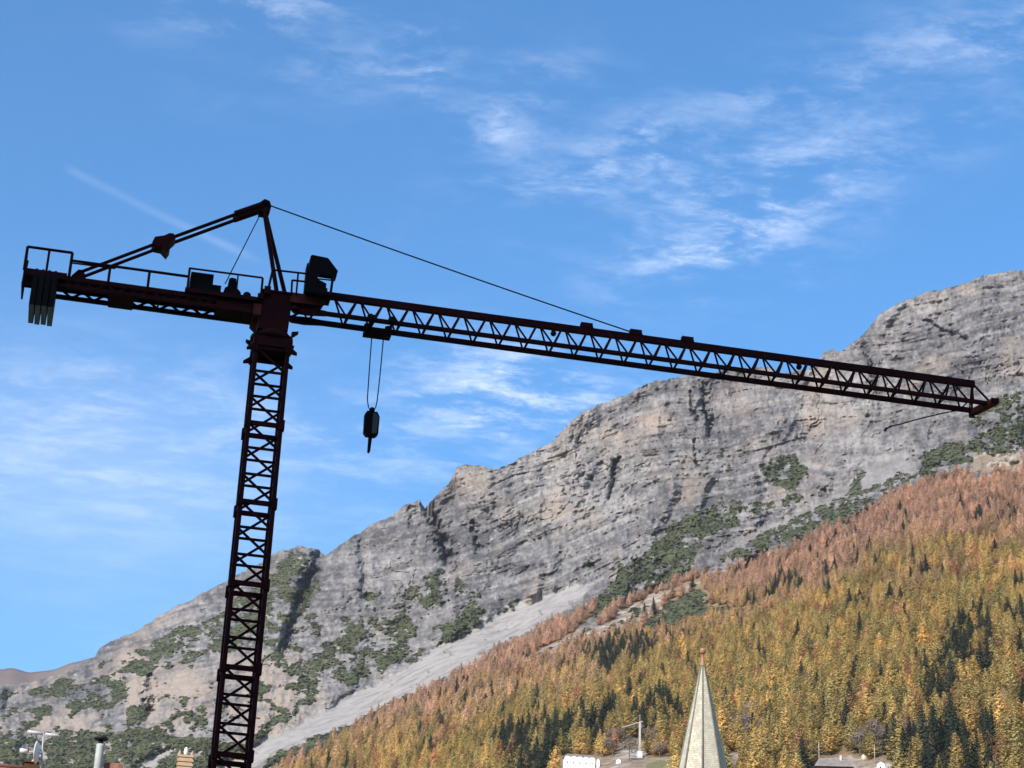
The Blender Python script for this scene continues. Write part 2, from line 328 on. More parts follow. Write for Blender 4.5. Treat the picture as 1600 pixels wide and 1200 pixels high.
for pl, w, dep in GULLY:
    dl = dist_line(pl, wu * .7 + U * .3 + 3.5 * fbm(L / 9 + 3, Z / 12, 3, .65), wv); disp += (2.0 + 1.0 * fbm(L / 20, Z / 22 + 5, 3)) * dep * np.exp(-(dl / (.75 * w * (1 + .6 * fbm(L / 14 + 8, Z / 18, 2)))) ** 2)
fine_s = fbm((L * .45 + Z * .9) / 9, (L * .9 - Z * .45) / 90, 3)
R = R + disp * rock + soft_scr * (2.0 * fine_s + 6 * fbm(L / 130, Z / 130, 3)) + soft_for * (22 * fbm(L / 160, Z / 140, 3) * np.clip((V - 700) / 100, 0, 1))
edge = np.clip((1 - T) * NV / 14, 0, 1)                                          # settle the crest line
vegn = (fbm(L / 24 + 11, Z / 22, 5, .72) * .75 + .30 * fbm(AL / 80, S / 26 + 40, 3)) * (1 - .75 * low_left) + (.30 - .14 * low_left) * fbm(L / 7, Z / 6, 3, .7) + low_left * .8 * fbm(L / 34 + 4, Z / 22 + 70, 5, .6)
veg = np.clip((vegn - np.interp(cov, [0, .06, .3, .5, .8, 1], [2, .80, .12, -.10, -.42, -.9])) * 7, 0, 1) * (1 - soft_scr * .85) * (1 - m_for * (1 - blur((inside(PATCH2, wu, wv) | inside(CLEAR[0], wu, wv)).astype(np.float32), 2)))
R = R - veg * (2.0 + 11.0 * np.abs(pn(L / 6.5, Z / 5.5)) + 6.0 * np.abs(pn(L / 3.4 + 9, Z / 3))) * edge
Pm = at_r(U, V, R)
tone = .46 + .26 * fbm(AL / 170 + 4, S / 7 + 8, 4, .62) + .26 * fbm(L / 14, Z / 18, 4, .6) + .24 * fbm(L / 5, Z / 4.5, 3, .65) + .26 * fbm(L / 190 + 20, Z / 130, 3)
warm = np.clip(fbm(L / 95 + 30, Z / 70 + 8, 4) * .9 + .22 * lump - .15 + low_left * np.clip((V - 980) / 100, 0, 1) * (.35 + .55 * fbm(L / 22 + 5, Z / 22, 3)), 0, 1)
for (cu, cv, ru, rv, s) in [(970, 690, 45, 40, .5), (735, 755, 50, 28, .6), (290, 1070, 60, 35, .9), (60, 1130, 60, 40, .5), (430, 1080, 50, 40, .4), (1150, 625, 40, 35, .5), (215, 1100, 30, 30, .5), (1240, 770, 60, 30, .4), (970, 900, 30, 14, .6), (1190, 700, 50, 30, .35), (890, 690, 40, 60, .35)]:
    warm = warm + s * np.exp(-((wu - cu) / ru) ** 2 - ((wv - cv) / rv) ** 2)
soil = blur((m_clear | (inside([(1512, 735), (1520, 712), (1600, 705), (1600, 740), (1575, 752)], wu, wv))).astype(np.float32), 1)
meadow = inside([(1000, 1240), (1012, 1194), (1070, 1187), (1072, 1240)], wu, wv).astype(np.float32)

# behind the crest, and the rise between the village and the wood
RNEAR = 62.0
back, near = [], []
for dr, dz in ((6, -2), (60, -30), (300, -220), (1200, -900)):
    d = Pm[-1] - CAM; h = np.hypot(d[:, 0], d[:, 1])[:, None]; q = Pm[-1] + np.c_[d[:, :2] / h * dr, np.full(len(us), dz)]; back.append(q)
base = Pm[0]; hb = np.hypot(base[:, 0], base[:, 1]); dirb = base[:, :2] / hb[:, None]
NN = 44
for k in range(NN):
    f = (k / NN) ** 1.6; r = RNEAR + (hb - RNEAR) * f
    near.append(np.c_[dirb * r[:, None], base[:, 2] * (r - RNEAR) / (hb - RNEAR) - 1.0 * (1 - f)])
G = np.concatenate([np.array(near), Pm, np.array(back)], 0)
def padrows(a, lo=0.0): return np.concatenate([np.full((NN, a.shape[1]), lo), a, np.repeat(a[-1:], len(back), 0)], 0).astype(np.float32)
ny, nx = G.shape[:2]
idx = np.arange(ny * nx).reshape(ny, nx)
quads = np.stack([idx[:-1, :-1], idx[:-1, 1:], idx[1:, 1:], idx[1:, :-1]], -1).reshape(-1, 4)
def grid_mesh(name, pts, q):
    me = bpy.data.meshes.new(name); me.vertices.add(len(pts)); me.vertices.foreach_set('co', pts.astype(np.float32).ravel())
    me.loops.add(q.size); me.loops.foreach_set('vertex_index', q.ravel().astype(np.int32))
    me.polygons.add(len(q)); me.polygons.foreach_set('loop_start', np.arange(0, q.size, 4, dtype=np.int32)); me.polygons.foreach_set('loop_total', np.full(len(q), 4, np.int32))
    me.polygons.foreach_set('use_smooth', np.ones(len(q), bool)); me.update(calc_edges=True); return me
mt = grid_mesh('mountain', G.reshape(-1, 3), quads)
def setcol(me, name, chans):
    a = me.attributes.new(name, 'FLOAT_COLOR', 'POINT'); a.data.foreach_set('color', np.stack([c.ravel() for c in chans], -1).astype(np.float32).ravel())
setcol(mt, 'cover', [padrows(veg), padrows(soft_scr), padrows(np.maximum(soil, 0)), padrows(np.clip(soft_for, 0, 1), 0)])
setcol(mt, 'tint', [padrows(np.clip(tone, 0, 1), .5), padrows(np.clip(warm, 0, 1)), padrows(meadow, 1.0), padrows(np.ones_like(veg), 1)])

def rock_material():
    m = bpy.data.materials.new('mountain_rock'); m.use_nodes = True; nt = m.node_tree; N, Lk = nt.nodes, nt.links
    b = N['Principled BSDF']; b.inputs['Roughness'].default_value = .95; b.inputs['Specular IOR Level'].default_value = .1
    def attr(n): a = N.new('ShaderNodeAttribute'); a.attribute_name = n; s = N.new('ShaderNodeSeparateColor'); Lk.new(a.outputs['Color'], s.inputs[0]); return s.outputs, a.outputs['Alpha']
    (c, forest) = attr('cover'); (t, _) = attr('tint')
    g = N.new('ShaderNodeNewGeometry')
    def noise(scale, det=5, rough=.6, stretch=None):
        n = N.new('ShaderNodeTexNoise'); n.inputs['Scale'].default_value = scale; n.inputs['Detail'].default_value = det; n.inputs['Roughness'].default_value = rough
        src = g.outputs['Position']
        if stretch: mpn = N.new('ShaderNodeMapping'); mpn.inputs['Scale'].default_value = stretch; Lk.new(src, mpn.inputs[0]); src = mpn.outputs[0]
        Lk.new(src, n.inputs['Vector']); return n.outputs[0]
    def ramp(x, a, bb, c0=0.0, c1=1.0):
        r = N.new('ShaderNodeMapRange'); Lk.new(x, r.inputs[0])
        for k, q in zip((1, 2, 3, 4), (a, bb, c0, c1)): r.inputs[k].default_value = q
        return r.outputs[0]
    def mix(f, a, bb, blend='MIX'):
        x = N.new('ShaderNodeMix'); x.data_type = 'RGBA'; x.blend_type = blend
        if isinstance(f, float): x.inputs[0].default_value = f
        else: Lk.new(f, x.inputs[0])
        for k, q in ((6, a), (7, bb)):
            if isinstance(q, tuple): x.inputs[k].default_value = (*q, 1)
            else: Lk.new(q, x.inputs[k])
        return x.outputs[2]
    def add(a, bb, op='ADD'):
        x = N.new('ShaderNodeMath'); x.operation = op
        for k, q in enumerate((a, bb)):
            if isinstance(q, float): x.inputs[k].default_value = q
            else: Lk.new(q, x.inputs[k])
        return x.outputs[0]
    n1, n2, n3 = noise(.045, 8, .65), noise(.16, 6, .7), noise(.02, 5, .6, (1, 1, 5))
    tn = add(t[0], add(add(n1, -.5), .5, 'MULTIPLY'))
    rockc = mix(ramp(tn, .15, .55), (.078, .076, .076), (.172, .166, .158)); rockc = mix(ramp(tn, .55, .95), rockc, (.29, .277, .258))
    wf = add(add(t[1], ramp(n3, .3, .7, -.25, .25)), 1.0, 'MINIMUM')
    rockc = mix(ramp(wf, .15, 1.15), rockc, mix(ramp(n2, .3, .7), (.26, .21, .165), (.40, .335, .27)))
    scr = mix(ramp(n2, .3, .7), (.245, .232, .215), (.34, .322, .298)); scr = mix(ramp(n1, .42, .60), scr, (.21, .199, .185)); scr = mix(ramp(noise(.05, 6, .65, (1, 1, .12)), .4, .62), scr, (.34, .322, .298))
    col = mix(c[1], rockc, scr)
    soilc = mix(ramp(n2, .35, .65), (.17, .125, .085), (.30, .24, .18)); soilc = mix(ramp(n1, .5, .62), soilc, (.40, .37, .33))
    col = mix(forest, col, mix(ramp(n1, .35, .65), (.17, .13, .07), (.25, .175, .10)))
    col = mix(c[2], col, soilc)
    col = mix(t[2], col, mix(ramp(n2, .3, .7), (.14, .14, .07), (.20, .18, .09)))
    vg = mix(ramp(n2, .3, .7), (.022, .028, .018), (.095, .100, .052)); vg = mix(ramp(n1, .42, .62), vg, (.050, .058, .032))
    vg = mix(ramp(n3, .42, .60), vg, (.092, .102, .052)); vf = ramp(add(c[0], ramp(n2, .3, .7, -.25, .25)), .35, .6)
    col = mix(vf, col, vg)
    Lk.new(col, b.inputs['Base Color'])
    bp = N.new('ShaderNodeBump'); bp.inputs['Strength'].default_value = .8; bp.inputs['Distance'].default_value = 4.0
    Lk.new(add(n1, add(n2, .5, 'MULTIPLY')), bp.inputs['Height']); Lk.new(bp.outputs[0], b.inputs['Normal'])
    return m
M_ROCK = rock_material(); mt.materials.append(M_ROCK)
obj('mountain', mt, kind='structure', label='grey limestone mountain with pale scree and shrub below the cliffs')

# the brown hill far off at the left
fu = np.linspace(-900, 420, 160); fv = np.interp(fu, [-900, -300, 0, 18, 45, 85, 112, 150, 420], [1060, 1035, 1046, 1043, 1051, 1046, 1036, 1026, 960]) + .8 * fbm(fu / 30, fu * 0, 3)
FT = np.linspace(0, 1, 40)[:, None]
FR = 5200 + 1300 * FT + 0 * fu[None]; FV = 1200 + (fv[None] - 1200) * FT; FU = fu[None] + 0 * FT
fp = at_r(FU, FV, FR); fp = at_r(FU, FV, FR + 60 * ridged(fp[..., 0] / 400, fp[..., 2] / 500, 4))
fb = fp[-1:] + np.array([0, 500, -300]); fp = np.concatenate([fp, fb], 0)
fi = np.arange(fp.shape[0] * fp.shape[1]).reshape(fp.shape[:2])
fm = grid_mesh('far_hill', fp.reshape(-1, 3), np.stack([fi[:-1, :-1], fi[:-1, 1:], fi[1:, 1:], fi[1:, :-1]], -1).reshape(-1, 4))
M_HILL = noisy(mat('bare_hill', (.13, .105, .09), .95, .1), (.19, .155, .13), .004, .3, .7); fm.materials.append(M_HILL)
obj('far_hill', fm, kind='structure', label='bare brown hill far beyond the grey mountain')

# level ground round the camera, and an unseen hill added behind it to shade the crane
M_GR = noisy(mat('ground', (.10, .10, .06), .95, .1), (.16, .14, .10), .05, .35, .65)
gv = [(0, 0, 0)] + [(r * math.cos(2 * PI * k / 48), r * math.sin(2 * PI * k / 48), 0) for r in (70, 400, 7400) for k in range(48)]
gf = [(0, 1 + k, 1 + (k + 1) % 48) for k in range(48)] + [(1 + i * 48 + k, 1 + (i + 1) * 48 + k, 1 + (i + 1) * 48 + (k + 1) % 48, 1 + i * 48 + (k + 1) % 48) for i in (0, 1) for k in range(48)]
obj('ground', mesh('ground', gv, gf, M_GR), kind='structure', label='level grassy ground of the valley floor')
KSH = math.tan(SUN_EL) / math.cos(SUN_OFF)                                        # fall of the shade's edge per metre away from the hill
RY = -330.0; RH = 46.5 + KSH * (70 - RY)
hx = np.linspace(-1500, 900, 60); hy = np.linspace(-36, -900, 40)
HX, HY = np.meshgrid(hx, hy)
prof = np.interp(-HY, [36, 60, 330, 900], [-1, 8, RH, RH * .55])
taper = np.clip(np.minimum(HX + 1500, 900 - HX) / 420, 0, 1); taper = taper * taper * (3 - 2 * taper)
HZ = prof * taper + np.clip(prof / 100, 0, 1) * 6 * np.abs(fbm(HX / 90, HY / 90, 3)) * (taper > .5)
hi_ = np.arange(HX.size).reshape(HX.shape)
hm = grid_mesh('hill', np.stack([HX, HY, HZ - 1], -1).reshape(-1, 3), np.stack([hi_[:-1, :-1], hi_[1:, :-1], hi_[1:, 1:], hi_[:-1, 1:]], -1).reshape(-1, 4))
hm.materials.append(noisy(mat('added_shade_slope', (.06, .075, .03), .95, .1), (.12, .10, .05), .03, .35, .65))
obj('hill', hm, kind='structure', label='unseen hill shape added behind the viewer to shade the crane')

# thin valley air between here and the crest
HAZE = 2.2e-5
hzb = MB().box(-7900, 7900, -7900, 8200, -6, 2600).build('haze', None, None, kind='stuff', label='thin pale haze in the valley air')
mh = bpy.data.materials.new('haze'); mh.use_nodes = True; mh.node_tree.nodes.remove(mh.node_tree.nodes['Principled BSDF'])
pv_ = mh.node_tree.nodes.new('ShaderNodeVolumePrincipled'); pv_.inputs['Color'].default_value = (.86, .91, 1, 1); pv_.inputs['Density'].default_value = HAZE; pv_.inputs['Anisotropy'].default_value = .2
mh.node_tree.links.new(pv_.outputs[0], mh.node_tree.nodes['Material Output'].inputs['Volume']); hzb.data.materials.append(mh)

# ------------------------------------------------------------------ trees
def clump_mesh(name, quads, m, cone=True):
    V = []; Fc = []
    for c, n, sz, asp in quads:
        n = Vector(n).normalized(); a = n.orthogonal().normalized(); a.rotate(Matrix.Rotation(random.uniform(0, 2 * PI), 3, n)); b = n.cross(a)
        c = Vector(c); k = len(V)
        V += [c + a * sz * asp, c + b * sz * .6 + n * sz * .1, c - a * sz * asp, c - b * sz * .6 - n * sz * .1]; Fc.append((k, k + 1, k + 2, k + 3))
    me = mesh(name, V, Fc, m, True)
    zc_ = sum(v.z for v in V) / len(V); N_ = []
    for v in V:
        d = Vector((v.x, v.y, 0)); d = d / max(d.length, .6) if cone else (v - Vector((0, 0, zc_))) / 3.0
        N_.append((d + Vector((0, 0, .55)) + Vector((random.uniform(-.25, .25), random.uniform(-.25, .25), random.uniform(-.2, .2)))).normalized())
    me.normals_split_custom_set_from_vertices(N_); return me
def conifer(seed, radius, power, step, nb, dens, droop, size, lo):
    random.seed(seed); q = []; z = lo; lean = random.uniform(0, 2 * PI)
    while z < 19.7:
        f = (z - lo) / (20 - lo); rz = radius * (1 - f) ** power * min(1, .55 + f * 3) * random.uniform(.72, 1.15)
        n = max(3, int(nb * (.45 + .55 * (1 - f))))
        a0 = random.uniform(0, 2 * PI)
        for k in range(n):
            a = a0 + 2 * PI * k / n + random.uniform(-.35, .35); ln = rz * random.uniform(.6, 1.12) * (1 + .12 * math.cos(a - lean)); s = .12
            while s < 1.0:
                rr = ln * s; zz = z - droop * rr * (1 - .5 * s) + random.uniform(-.2, .2)
                d = (math.cos(a), math.sin(a))
                q.append(((d[0] * rr + random.uniform(-.25, .25), d[1] * rr + random.uniform(-.25, .25), zz),
                          (d[0] * .8 + random.uniform(-.4, .4), d[1] * .8 + random.uniform(-.4, .4), .55 + random.uniform(-.35, .35)), size * random.uniform(.7, 1.25) * (1.1 - .45 * f), random.uniform(.7, 1.0)))
                s += dens / max(ln, .6) * random.uniform(.8, 1.2)
        z += step * random.uniform(.75, 1.25)
    q.append(((0, 0, 19.8), (1, 0, .1), .35, 1.6)); q.append(((0, 0, 19.8), (0, 1, .1), .35, 1.6))
    return q
def round_crown(seed, n=700):
    random.seed(seed); q = []; lobes = [(random.uniform(-2, 2), random.uniform(-2, 2), random.uniform(5.5, 9), random.uniform(1.6, 2.8)) for _ in range(7)]
    for _ in range(n):
        x, y, z, r = random.choice(lobes); d = Vector((random.gauss(0, 1), random.gauss(0, 1), random.gauss(0, 1))).normalized() * r * random.uniform(.55, 1) ** .5
        q.append(((x + d.x, y + d.y, z + d.z), d + Vector((0, 0, .6)), random.uniform(.18, .42), 1.0))
    return q
def foliage_material():
    m = bpy.data.materials.new('foliage'); m.use_nodes = True; nt = m.node_tree; N, Lk = nt.nodes, nt.links
    b = N['Principled BSDF']; b.inputs['Roughness'].default_value = .9; b.inputs['Specular IOR Level'].default_value = .1
    a = N.new('ShaderNodeAttribute'); a.attribute_type = 'INSTANCER'; a.attribute_name = 'tint'
    tcn = N.new('ShaderNodeTexCoord'); nz = N.new('ShaderNodeTexNoise'); nz.inputs['Scale'].default_value = .7; nz.inputs['Detail'].default_value = 3
    Lk.new(tcn.outputs['Object'], nz.inputs['Vector'])
    mr = N.new('ShaderNodeMapRange'); Lk.new(nz.outputs[0], mr.inputs[0])
    for k, q in zip((1, 2, 3, 4), (.3, .7, .84, 1.16)): mr.inputs[k].default_value = q
    mx = N.new('ShaderNodeVectorMath'); mx.operation = 'SCALE'; Lk.new(a.outputs['Color'], mx.inputs[0]); Lk.new(mr.outputs[0], mx.inputs['Scale'])
    Lk.new(mx.outputs[0], b.inputs['Base Color'])
    tr = N.new('ShaderNodeBsdfTranslucent'); Lk.new(mx.outputs[0], tr.inputs[0]); ms = N.new('ShaderNodeMixShader'); ms.inputs[0].default_value = .4
    Lk.new(b.outputs[0], ms.inputs[1]); Lk.new(tr.outputs[0], ms.inputs[2]); Lk.new(ms.outputs[0], N['Material Output'].inputs[0])
    return m
M_LEAF = foliage_material(); M_BARK = noisy(mat('bark', (.10, .075, .055), .95, .1), (.16, .12, .09), 2.0)
CROWN, TRUNK = [], []
for k in range(5): CROWN.append(clump_mesh('crown', conifer(40 + k, 3.9 + .35 * (k % 3), (.50, .62, .55, .45, .7)[k], .55, 11, .50, .10, .55, 2.2), M_LEAF))       # 0-4 larch
for k in range(3): CROWN.append(clump_mesh('crown', conifer(70 + k, 3.3 + .3 * k, .62, .5, 11, .5, .30, .56, 1.2), M_LEAF))                 # 5-7 spruce
for k in range(2): CROWN.append(clump_mesh('crown', round_crown(90 + k), M_LEAF, False))                                                           # 8-9 bare broadleaf
def trunk_mesh(h, r, limbs):
    b = MB(); b.tube([(0, 0, -1.5), (.05, 0, h * .5), (0, .05, h)], r, 6, True, .04)
    for k in range(limbs):
        z = h * (.25 + .6 * k / limbs); a = k * 2.4; ll = (1 - z / h) * h * .28
        b.tube([(0, 0, z), (ll * math.cos(a), ll * math.sin(a), z + ll * (.7 if h < 12 else .05))], .07, 4, False, .02)
    return mesh('trunk', b.V, b.F, M_BARK)
T_CON = trunk_mesh(19.5, .30, 10); T_BRD = trunk_mesh(8.5, .22, 9)
for k in range(10): TRUNK.append(T_BRD if k > 7 else T_CON)

# where they grow: spread evenly over the ground of the wood
m_wood = m_for & ~m_clear & ~inside(PATCH2, wu, wv)
cell = np.abs((Pm[:-1, 1:, 0] - Pm[:-1, :-1, 0]) * (Pm[1:, :-1, 1] - Pm[:-1, :-1, 1]) - (Pm[1:, :-1, 0] - Pm[:-1, :-1, 0]) * (Pm[:-1, 1:, 1] - Pm[:-1, :-1, 1]))
wgt = (cell * m_wood[:-1, :-1]).ravel(); wgt[(U[:-1, :-1].ravel() < -80) | (U[:-1, :-1].ravel() > 1700)] = 0
NT = int(wgt.sum() / 13)
pick = rng.choice(wgt.size, NT, p=wgt / wgt.sum()); pj, pi_ = np.divmod(pick, nx - 1)
fa, fb_ = rng.random(NT)[:, None], rng.random(NT)[:, None]
TP = (Pm[pj, pi_] * (1 - fa) + Pm[pj, pi_ + 1] * fa) * (1 - fb_) + (Pm[pj + 1, pi_] * (1 - fa) + Pm[pj + 1, pi_ + 1] * fa) * fb_
gap = 8.8; seen = {}; keep = []; gl = (gap * .82 * (1 - .40 * np.clip((TP[:, 2] - 350) / 450, 0, 1))) ** 2
for i in range(NT):
    kx, ky = int(TP[i, 0] // gap), int(TP[i, 1] // gap)
    if any(((TP[i, :2] - TP[j, :2]) ** 2).sum() < gl[i] for a in (-1, 0, 1) for b in (-1, 0, 1) for j in seen.get((kx + a, ky + b), ())): continue
    seen.setdefault((kx, ky), []).append(i); keep.append(i)
TP = TP[keep]; pu, pv = project(TP); NT = len(TP)
nbig = fbm(TP[:, 0] / 120, TP[:, 1] / 120, 3); nsm = fbm(TP[:, 0] / 35 + 8, TP[:, 1] / 35, 2)
RUST = [(380, 1235), (600, 1150), (750, 1105), (900, 1065), (1000, 1010), (1100, 965), (1250, 930), (1400, 872), (1600, 845), (1800, 800)]
rl = pv - np.interp(pu, [p[0] for p in RUST], [p[1] for p in RUST])
rust = np.clip(.5 - rl / 70 + .55 * nbig + .25 * rng.normal(size=NT), 0, 1)
DARK = [[(1425, 1085), (1480, 1030), (1495, 980), (1545, 985), (1565, 1040), (1525, 1085), (1470, 1120), (1440, 1110)], [(905, 1035), (960, 1005), (1010, 1010), (1035, 1020), (1000, 1045), (950, 1068), (925, 1060)],
        [(1380, 1240), (1385, 1170), (1440, 1165), (1560, 1130), (1570, 1240)], [(860, 1190), (870, 1150), (960, 1120), (975, 1150), (940, 1172)], [(975, 1150), (990, 1110), (1060, 1105), (1070, 1140), (1020, 1160)],
        [(1575, 980), (1600, 965), (1640, 970), (1640, 1010), (1590, 1010)], [(1320, 1165), (1300, 1120), (1330, 1090), (1345, 1130)], [(780, 1200), (790, 1150), (870, 1170), (860, 1235), (780, 1235)], [(1195, 925), (1250, 905), (1255, 935), (1200, 945)]]
pdark = np.full(NT, .028) + .08 * (nbig > .32)
for c in DARK: pdark = np.where(inside(c, pu + 8 * nsm, pv + 6 * nbig), .58, pdark)
pdark = np.where(rl < -60, pdark * .4, pdark)
dark = rng.random(NT) < pdark
bare = (rng.random(NT) < .5) & (inside([(950, 1195), (955, 1165), (1000, 1145), (1040, 1165), (1030, 1195)], pu, pv) | inside([(1140, 1165), (1140, 1120), (1180, 1110), (1185, 1170)], pu, pv) | inside([(1340, 1195), (1345, 1160), (1420, 1150), (1420, 1180)], pu, pv))
kind = np.where(dark, 5 + rng.integers(0, 3, NT), rng.integers(0, 5, NT)); kind = np.where(bare & ~dark, 8 + rng.integers(0, 2, NT), kind)
g0, g1 = np.array([.58, .405, .145]), np.array([.45, .375, .145]); r0 = np.array([.60, .40, .275]); d0 = np.array([.055, .070, .045]); b0 = np.array([.30, .24, .20])
mixg = np.clip(.5 + .8 * nsm + .35 * rng.normal(size=NT), 0, 1)[:, None]
tint = (g0 * mixg + g1 * (1 - mixg)) * (1 - rust[:, None]) + r0 * rust[:, None]
pale = ((rng.random(NT) < .07) & (rust < .5))[:, None]; tint = np.where(pale, np.array([.50, .28, .14]), tint)
tint = np.where((kind >= 5)[:, None], d0, tint); tint = np.where((kind >= 8)[:, None], b0, tint)
tint *= rng.uniform(.70, 1.28, NT)[:, None] * (1 + .25 * nsm[:, None])
hz = np.clip((TP[:, 2] - 300) / 550, 0, 1)
sc = (1.10 - .46 * hz) * rng.uniform(.66, 1.22, NT) * np.where(kind >= 8, 1.0, 1.0); sc = np.where(rng.random(NT) < .12, sc * .6, sc)
wid = sc * rng.uniform(1.25, 1.75, NT) * (1 + .15 * hz); sc = sc * rng.uniform(.72, .98, NT) * (1 + .15 * (kind >= 5)); rot = rng.uniform(0, 2 * PI, NT); tilt = rng.normal(0, .03, (NT, 2))
# the nearest ones that show are trees of their own
dd = np.hypot(TP[:, 0], TP[:, 1]); topv = project(TP + np.c_[np.zeros((NT, 2)), 20 * sc])[1]
score = np.where((pu > 2) & (pu < 1598) & (topv < 1188), sc * 20 / dd * FPX, 0)
single = np.argsort(-score)[:300]; is_single = np.zeros(NT, bool); is_single[single] = True
MARKS = [(905, 'the white arched building'), (998, 'the small pale crane'), (1098, 'the church spire'), (1300, 'the long grey roof'), (1378, 'the small white house'), (1600, 'the right edge')]
def side(u):
    if u < 780: return 'far left of the white arched building'
    x, nm = min(MARKS, key=lambda q: abs(q[0] - u))
    return ('behind ' if abs(u - x) < 28 else ('left of ' if u < x else 'right of ')) + nm if x < 1600 else 'towards the right edge'
for i in single:
    k = int(kind[i]); nm = 'larch_tree' if k < 5 else ('spruce_tree' if k < 8 else 'bare_tree')
    look = ('rust brown autumn larch' if (rust[i] > .5 or pale[i, 0]) else 'golden autumn larch') if k < 5 else ('dark green spruce' if k < 8 else 'grey bare broadleaf tree')
    r = empty(nm, tuple(TP[i]), rot[i]); r.scale = (wid[i], wid[i], sc[i])
    size = 'small ' if sc[i] < .68 else ('tall ' if sc[i] > .95 else '')
    row = ' at the wood foot' if pv[i] > 1195 else ' in the lower wood'
    r['label'] = size + look + row + ', ' + side(pu[i]); r['category'] = 'tree'; r['group'] = size + look + row + ' ' + side(pu[i])
    c = obj('crown', CROWN[k], r); c['tint'] = [float(x) for x in tint[i]]; c.color = (*tint[i], 1)
    obj('trunk', TRUNK[k], r)
# dwarf pine on the ledges and the scree's edge: nobody could count it
wv_ = (cell * (veg[:-1, :-1] > .4)).ravel(); wv_[(U[:-1, :-1].ravel() < -60) | (U[:-1, :-1].ravel() > 1680) | (V[:-1, :-1].ravel() > 1225)] = 0
NS = min(22000, int(wv_.sum() / 26)); pk = rng.choice(wv_.size, NS, p=wv_ / wv_.sum()); sj, si = np.divmod(pk, nx - 1)
SP = Pm[sj, si] + rng.uniform(-.6, .6, (NS, 3)) * np.array([1, 1, 0]) - np.array([0, 0, .8])
print('shrubs', NS)
# the rest of the wood, a mass
src = bpy.data.collections.new('wood_sources')
for k in range(10):
    V0 = [v.co.copy() for v in CROWN[k].vertices]; F0 = [tuple(p.vertices) for p in CROWN[k].polygons]; n0 = len(F0); b = MB().add(V0, F0)
    b.add([v.co.copy() for v in TRUNK[k].vertices], [tuple(p.vertices) for p in TRUNK[k].polygons])
    me = mesh('tree_form', b.V, b.F, M_LEAF); me.materials.append(M_BARK); me.polygons.foreach_set('material_index', [0] * n0 + [1] * (len(F0) * 0 + len(b.F) - n0))
    src.objects.link(bpy.data.objects.new('tree_form_%02d' % k, me))
def scatter(name, pts, tints, forms, sizes, turns, label, category):
    n = len(pts); pm = bpy.data.meshes.new(name); pm.vertices.add(n); pm.vertices.foreach_set('co', pts.astype(np.float32).ravel())
    for an_, typ, key, a in (('tint', 'FLOAT_COLOR', 'color', np.c_[tints, np.ones(n)].astype(np.float32)), ('form', 'INT', 'value', forms.astype(np.int32)), ('size', 'FLOAT_VECTOR', 'vector', sizes.astype(np.float32)), ('turn', 'FLOAT_VECTOR', 'vector', turns.astype(np.float32))):
        pm.attributes.new(an_, typ, 'POINT').data.foreach_set(key, a.ravel())
    o = obj(name, pm, kind='stuff', label=label, category=category); o.modifiers.new(name, 'NODES').node_group = ng; return o
ng = bpy.data.node_groups.new('scatter', 'GeometryNodeTree'); ng.interface.new_socket('Geometry', in_out='INPUT', socket_type='NodeSocketGeometry'); ng.interface.new_socket('Geometry', in_out='OUTPUT', socket_type='NodeSocketGeometry')
gi, go = ng.nodes.new('NodeGroupInput'), ng.nodes.new('NodeGroupOutput'); iop = ng.nodes.new('GeometryNodeInstanceOnPoints'); ci = ng.nodes.new('GeometryNodeCollectionInfo')
ci.inputs['Collection'].default_value = src; ci.inputs['Separate Children'].default_value = True; ci.inputs['Reset Children'].default_value = True
def named(n, t): a = ng.nodes.new('GeometryNodeInputNamedAttribute'); a.data_type = t; a.inputs[0].default_value = n; return a.outputs[0]
ng.links.new(gi.outputs[0], iop.inputs['Points']); ng.links.new(ci.outputs[0], iop.inputs['Instance']); iop.inputs['Pick Instance'].default_value = True
ng.links.new(named('form', 'INT'), iop.inputs['Instance Index']); ng.links.new(named('turn', 'FLOAT_VECTOR'), iop.inputs['Rotation']); ng.links.new(named('size', 'FLOAT_VECTOR'), iop.inputs['Scale'])
ng.links.new(iop.outputs[0], go.inputs[0])
random.seed(5)
for k in range(2):
    q_ = []
    for _ in range(230):
        d = Vector((random.gauss(0, 1), random.gauss(0, 1), abs(random.gauss(0, 1)) + .05)).normalized() * random.uniform(.7, 1) * 3.0; d.z *= 1.0; lob = 1 + .35 * math.sin(3 * math.atan2(d.y, d.x) + k)
        q_.append(((d.x * lob, d.y * lob, d.z), d + Vector((0, 0, .5)), random.uniform(.45, .8), 1.0))
    src.objects.link(bpy.data.objects.new('tree_form_%02d' % (10 + k), clump_mesh('shrub', q_, M_LEAF, False)))
rest = ~is_single
scatter('wood', TP[rest], tint[rest], kind[rest], np.c_[wid[rest], wid[rest], sc[rest]], np.c_[tilt[rest], rot[rest]], 'dense larch wood in rust and gold climbing the mountain slope', 'wood')
ss = rng.uniform(.25, .68, NS)
scatter('dwarf_pine_shrubs', SP, np.array([.070, .080, .048]) * rng.uniform(.6, 1.6, NS)[:, None], 10 + rng.integers(0, 2, NS), np.c_[ss * rng.uniform(1, 1.6, NS), ss, ss * .8], np.c_[np.zeros((NS, 2)), rng.uniform(0, 6.28, NS)], 'dark green dwarf pine scrub on the ledges and scree edges', 'scrub')
print('trees', NT)

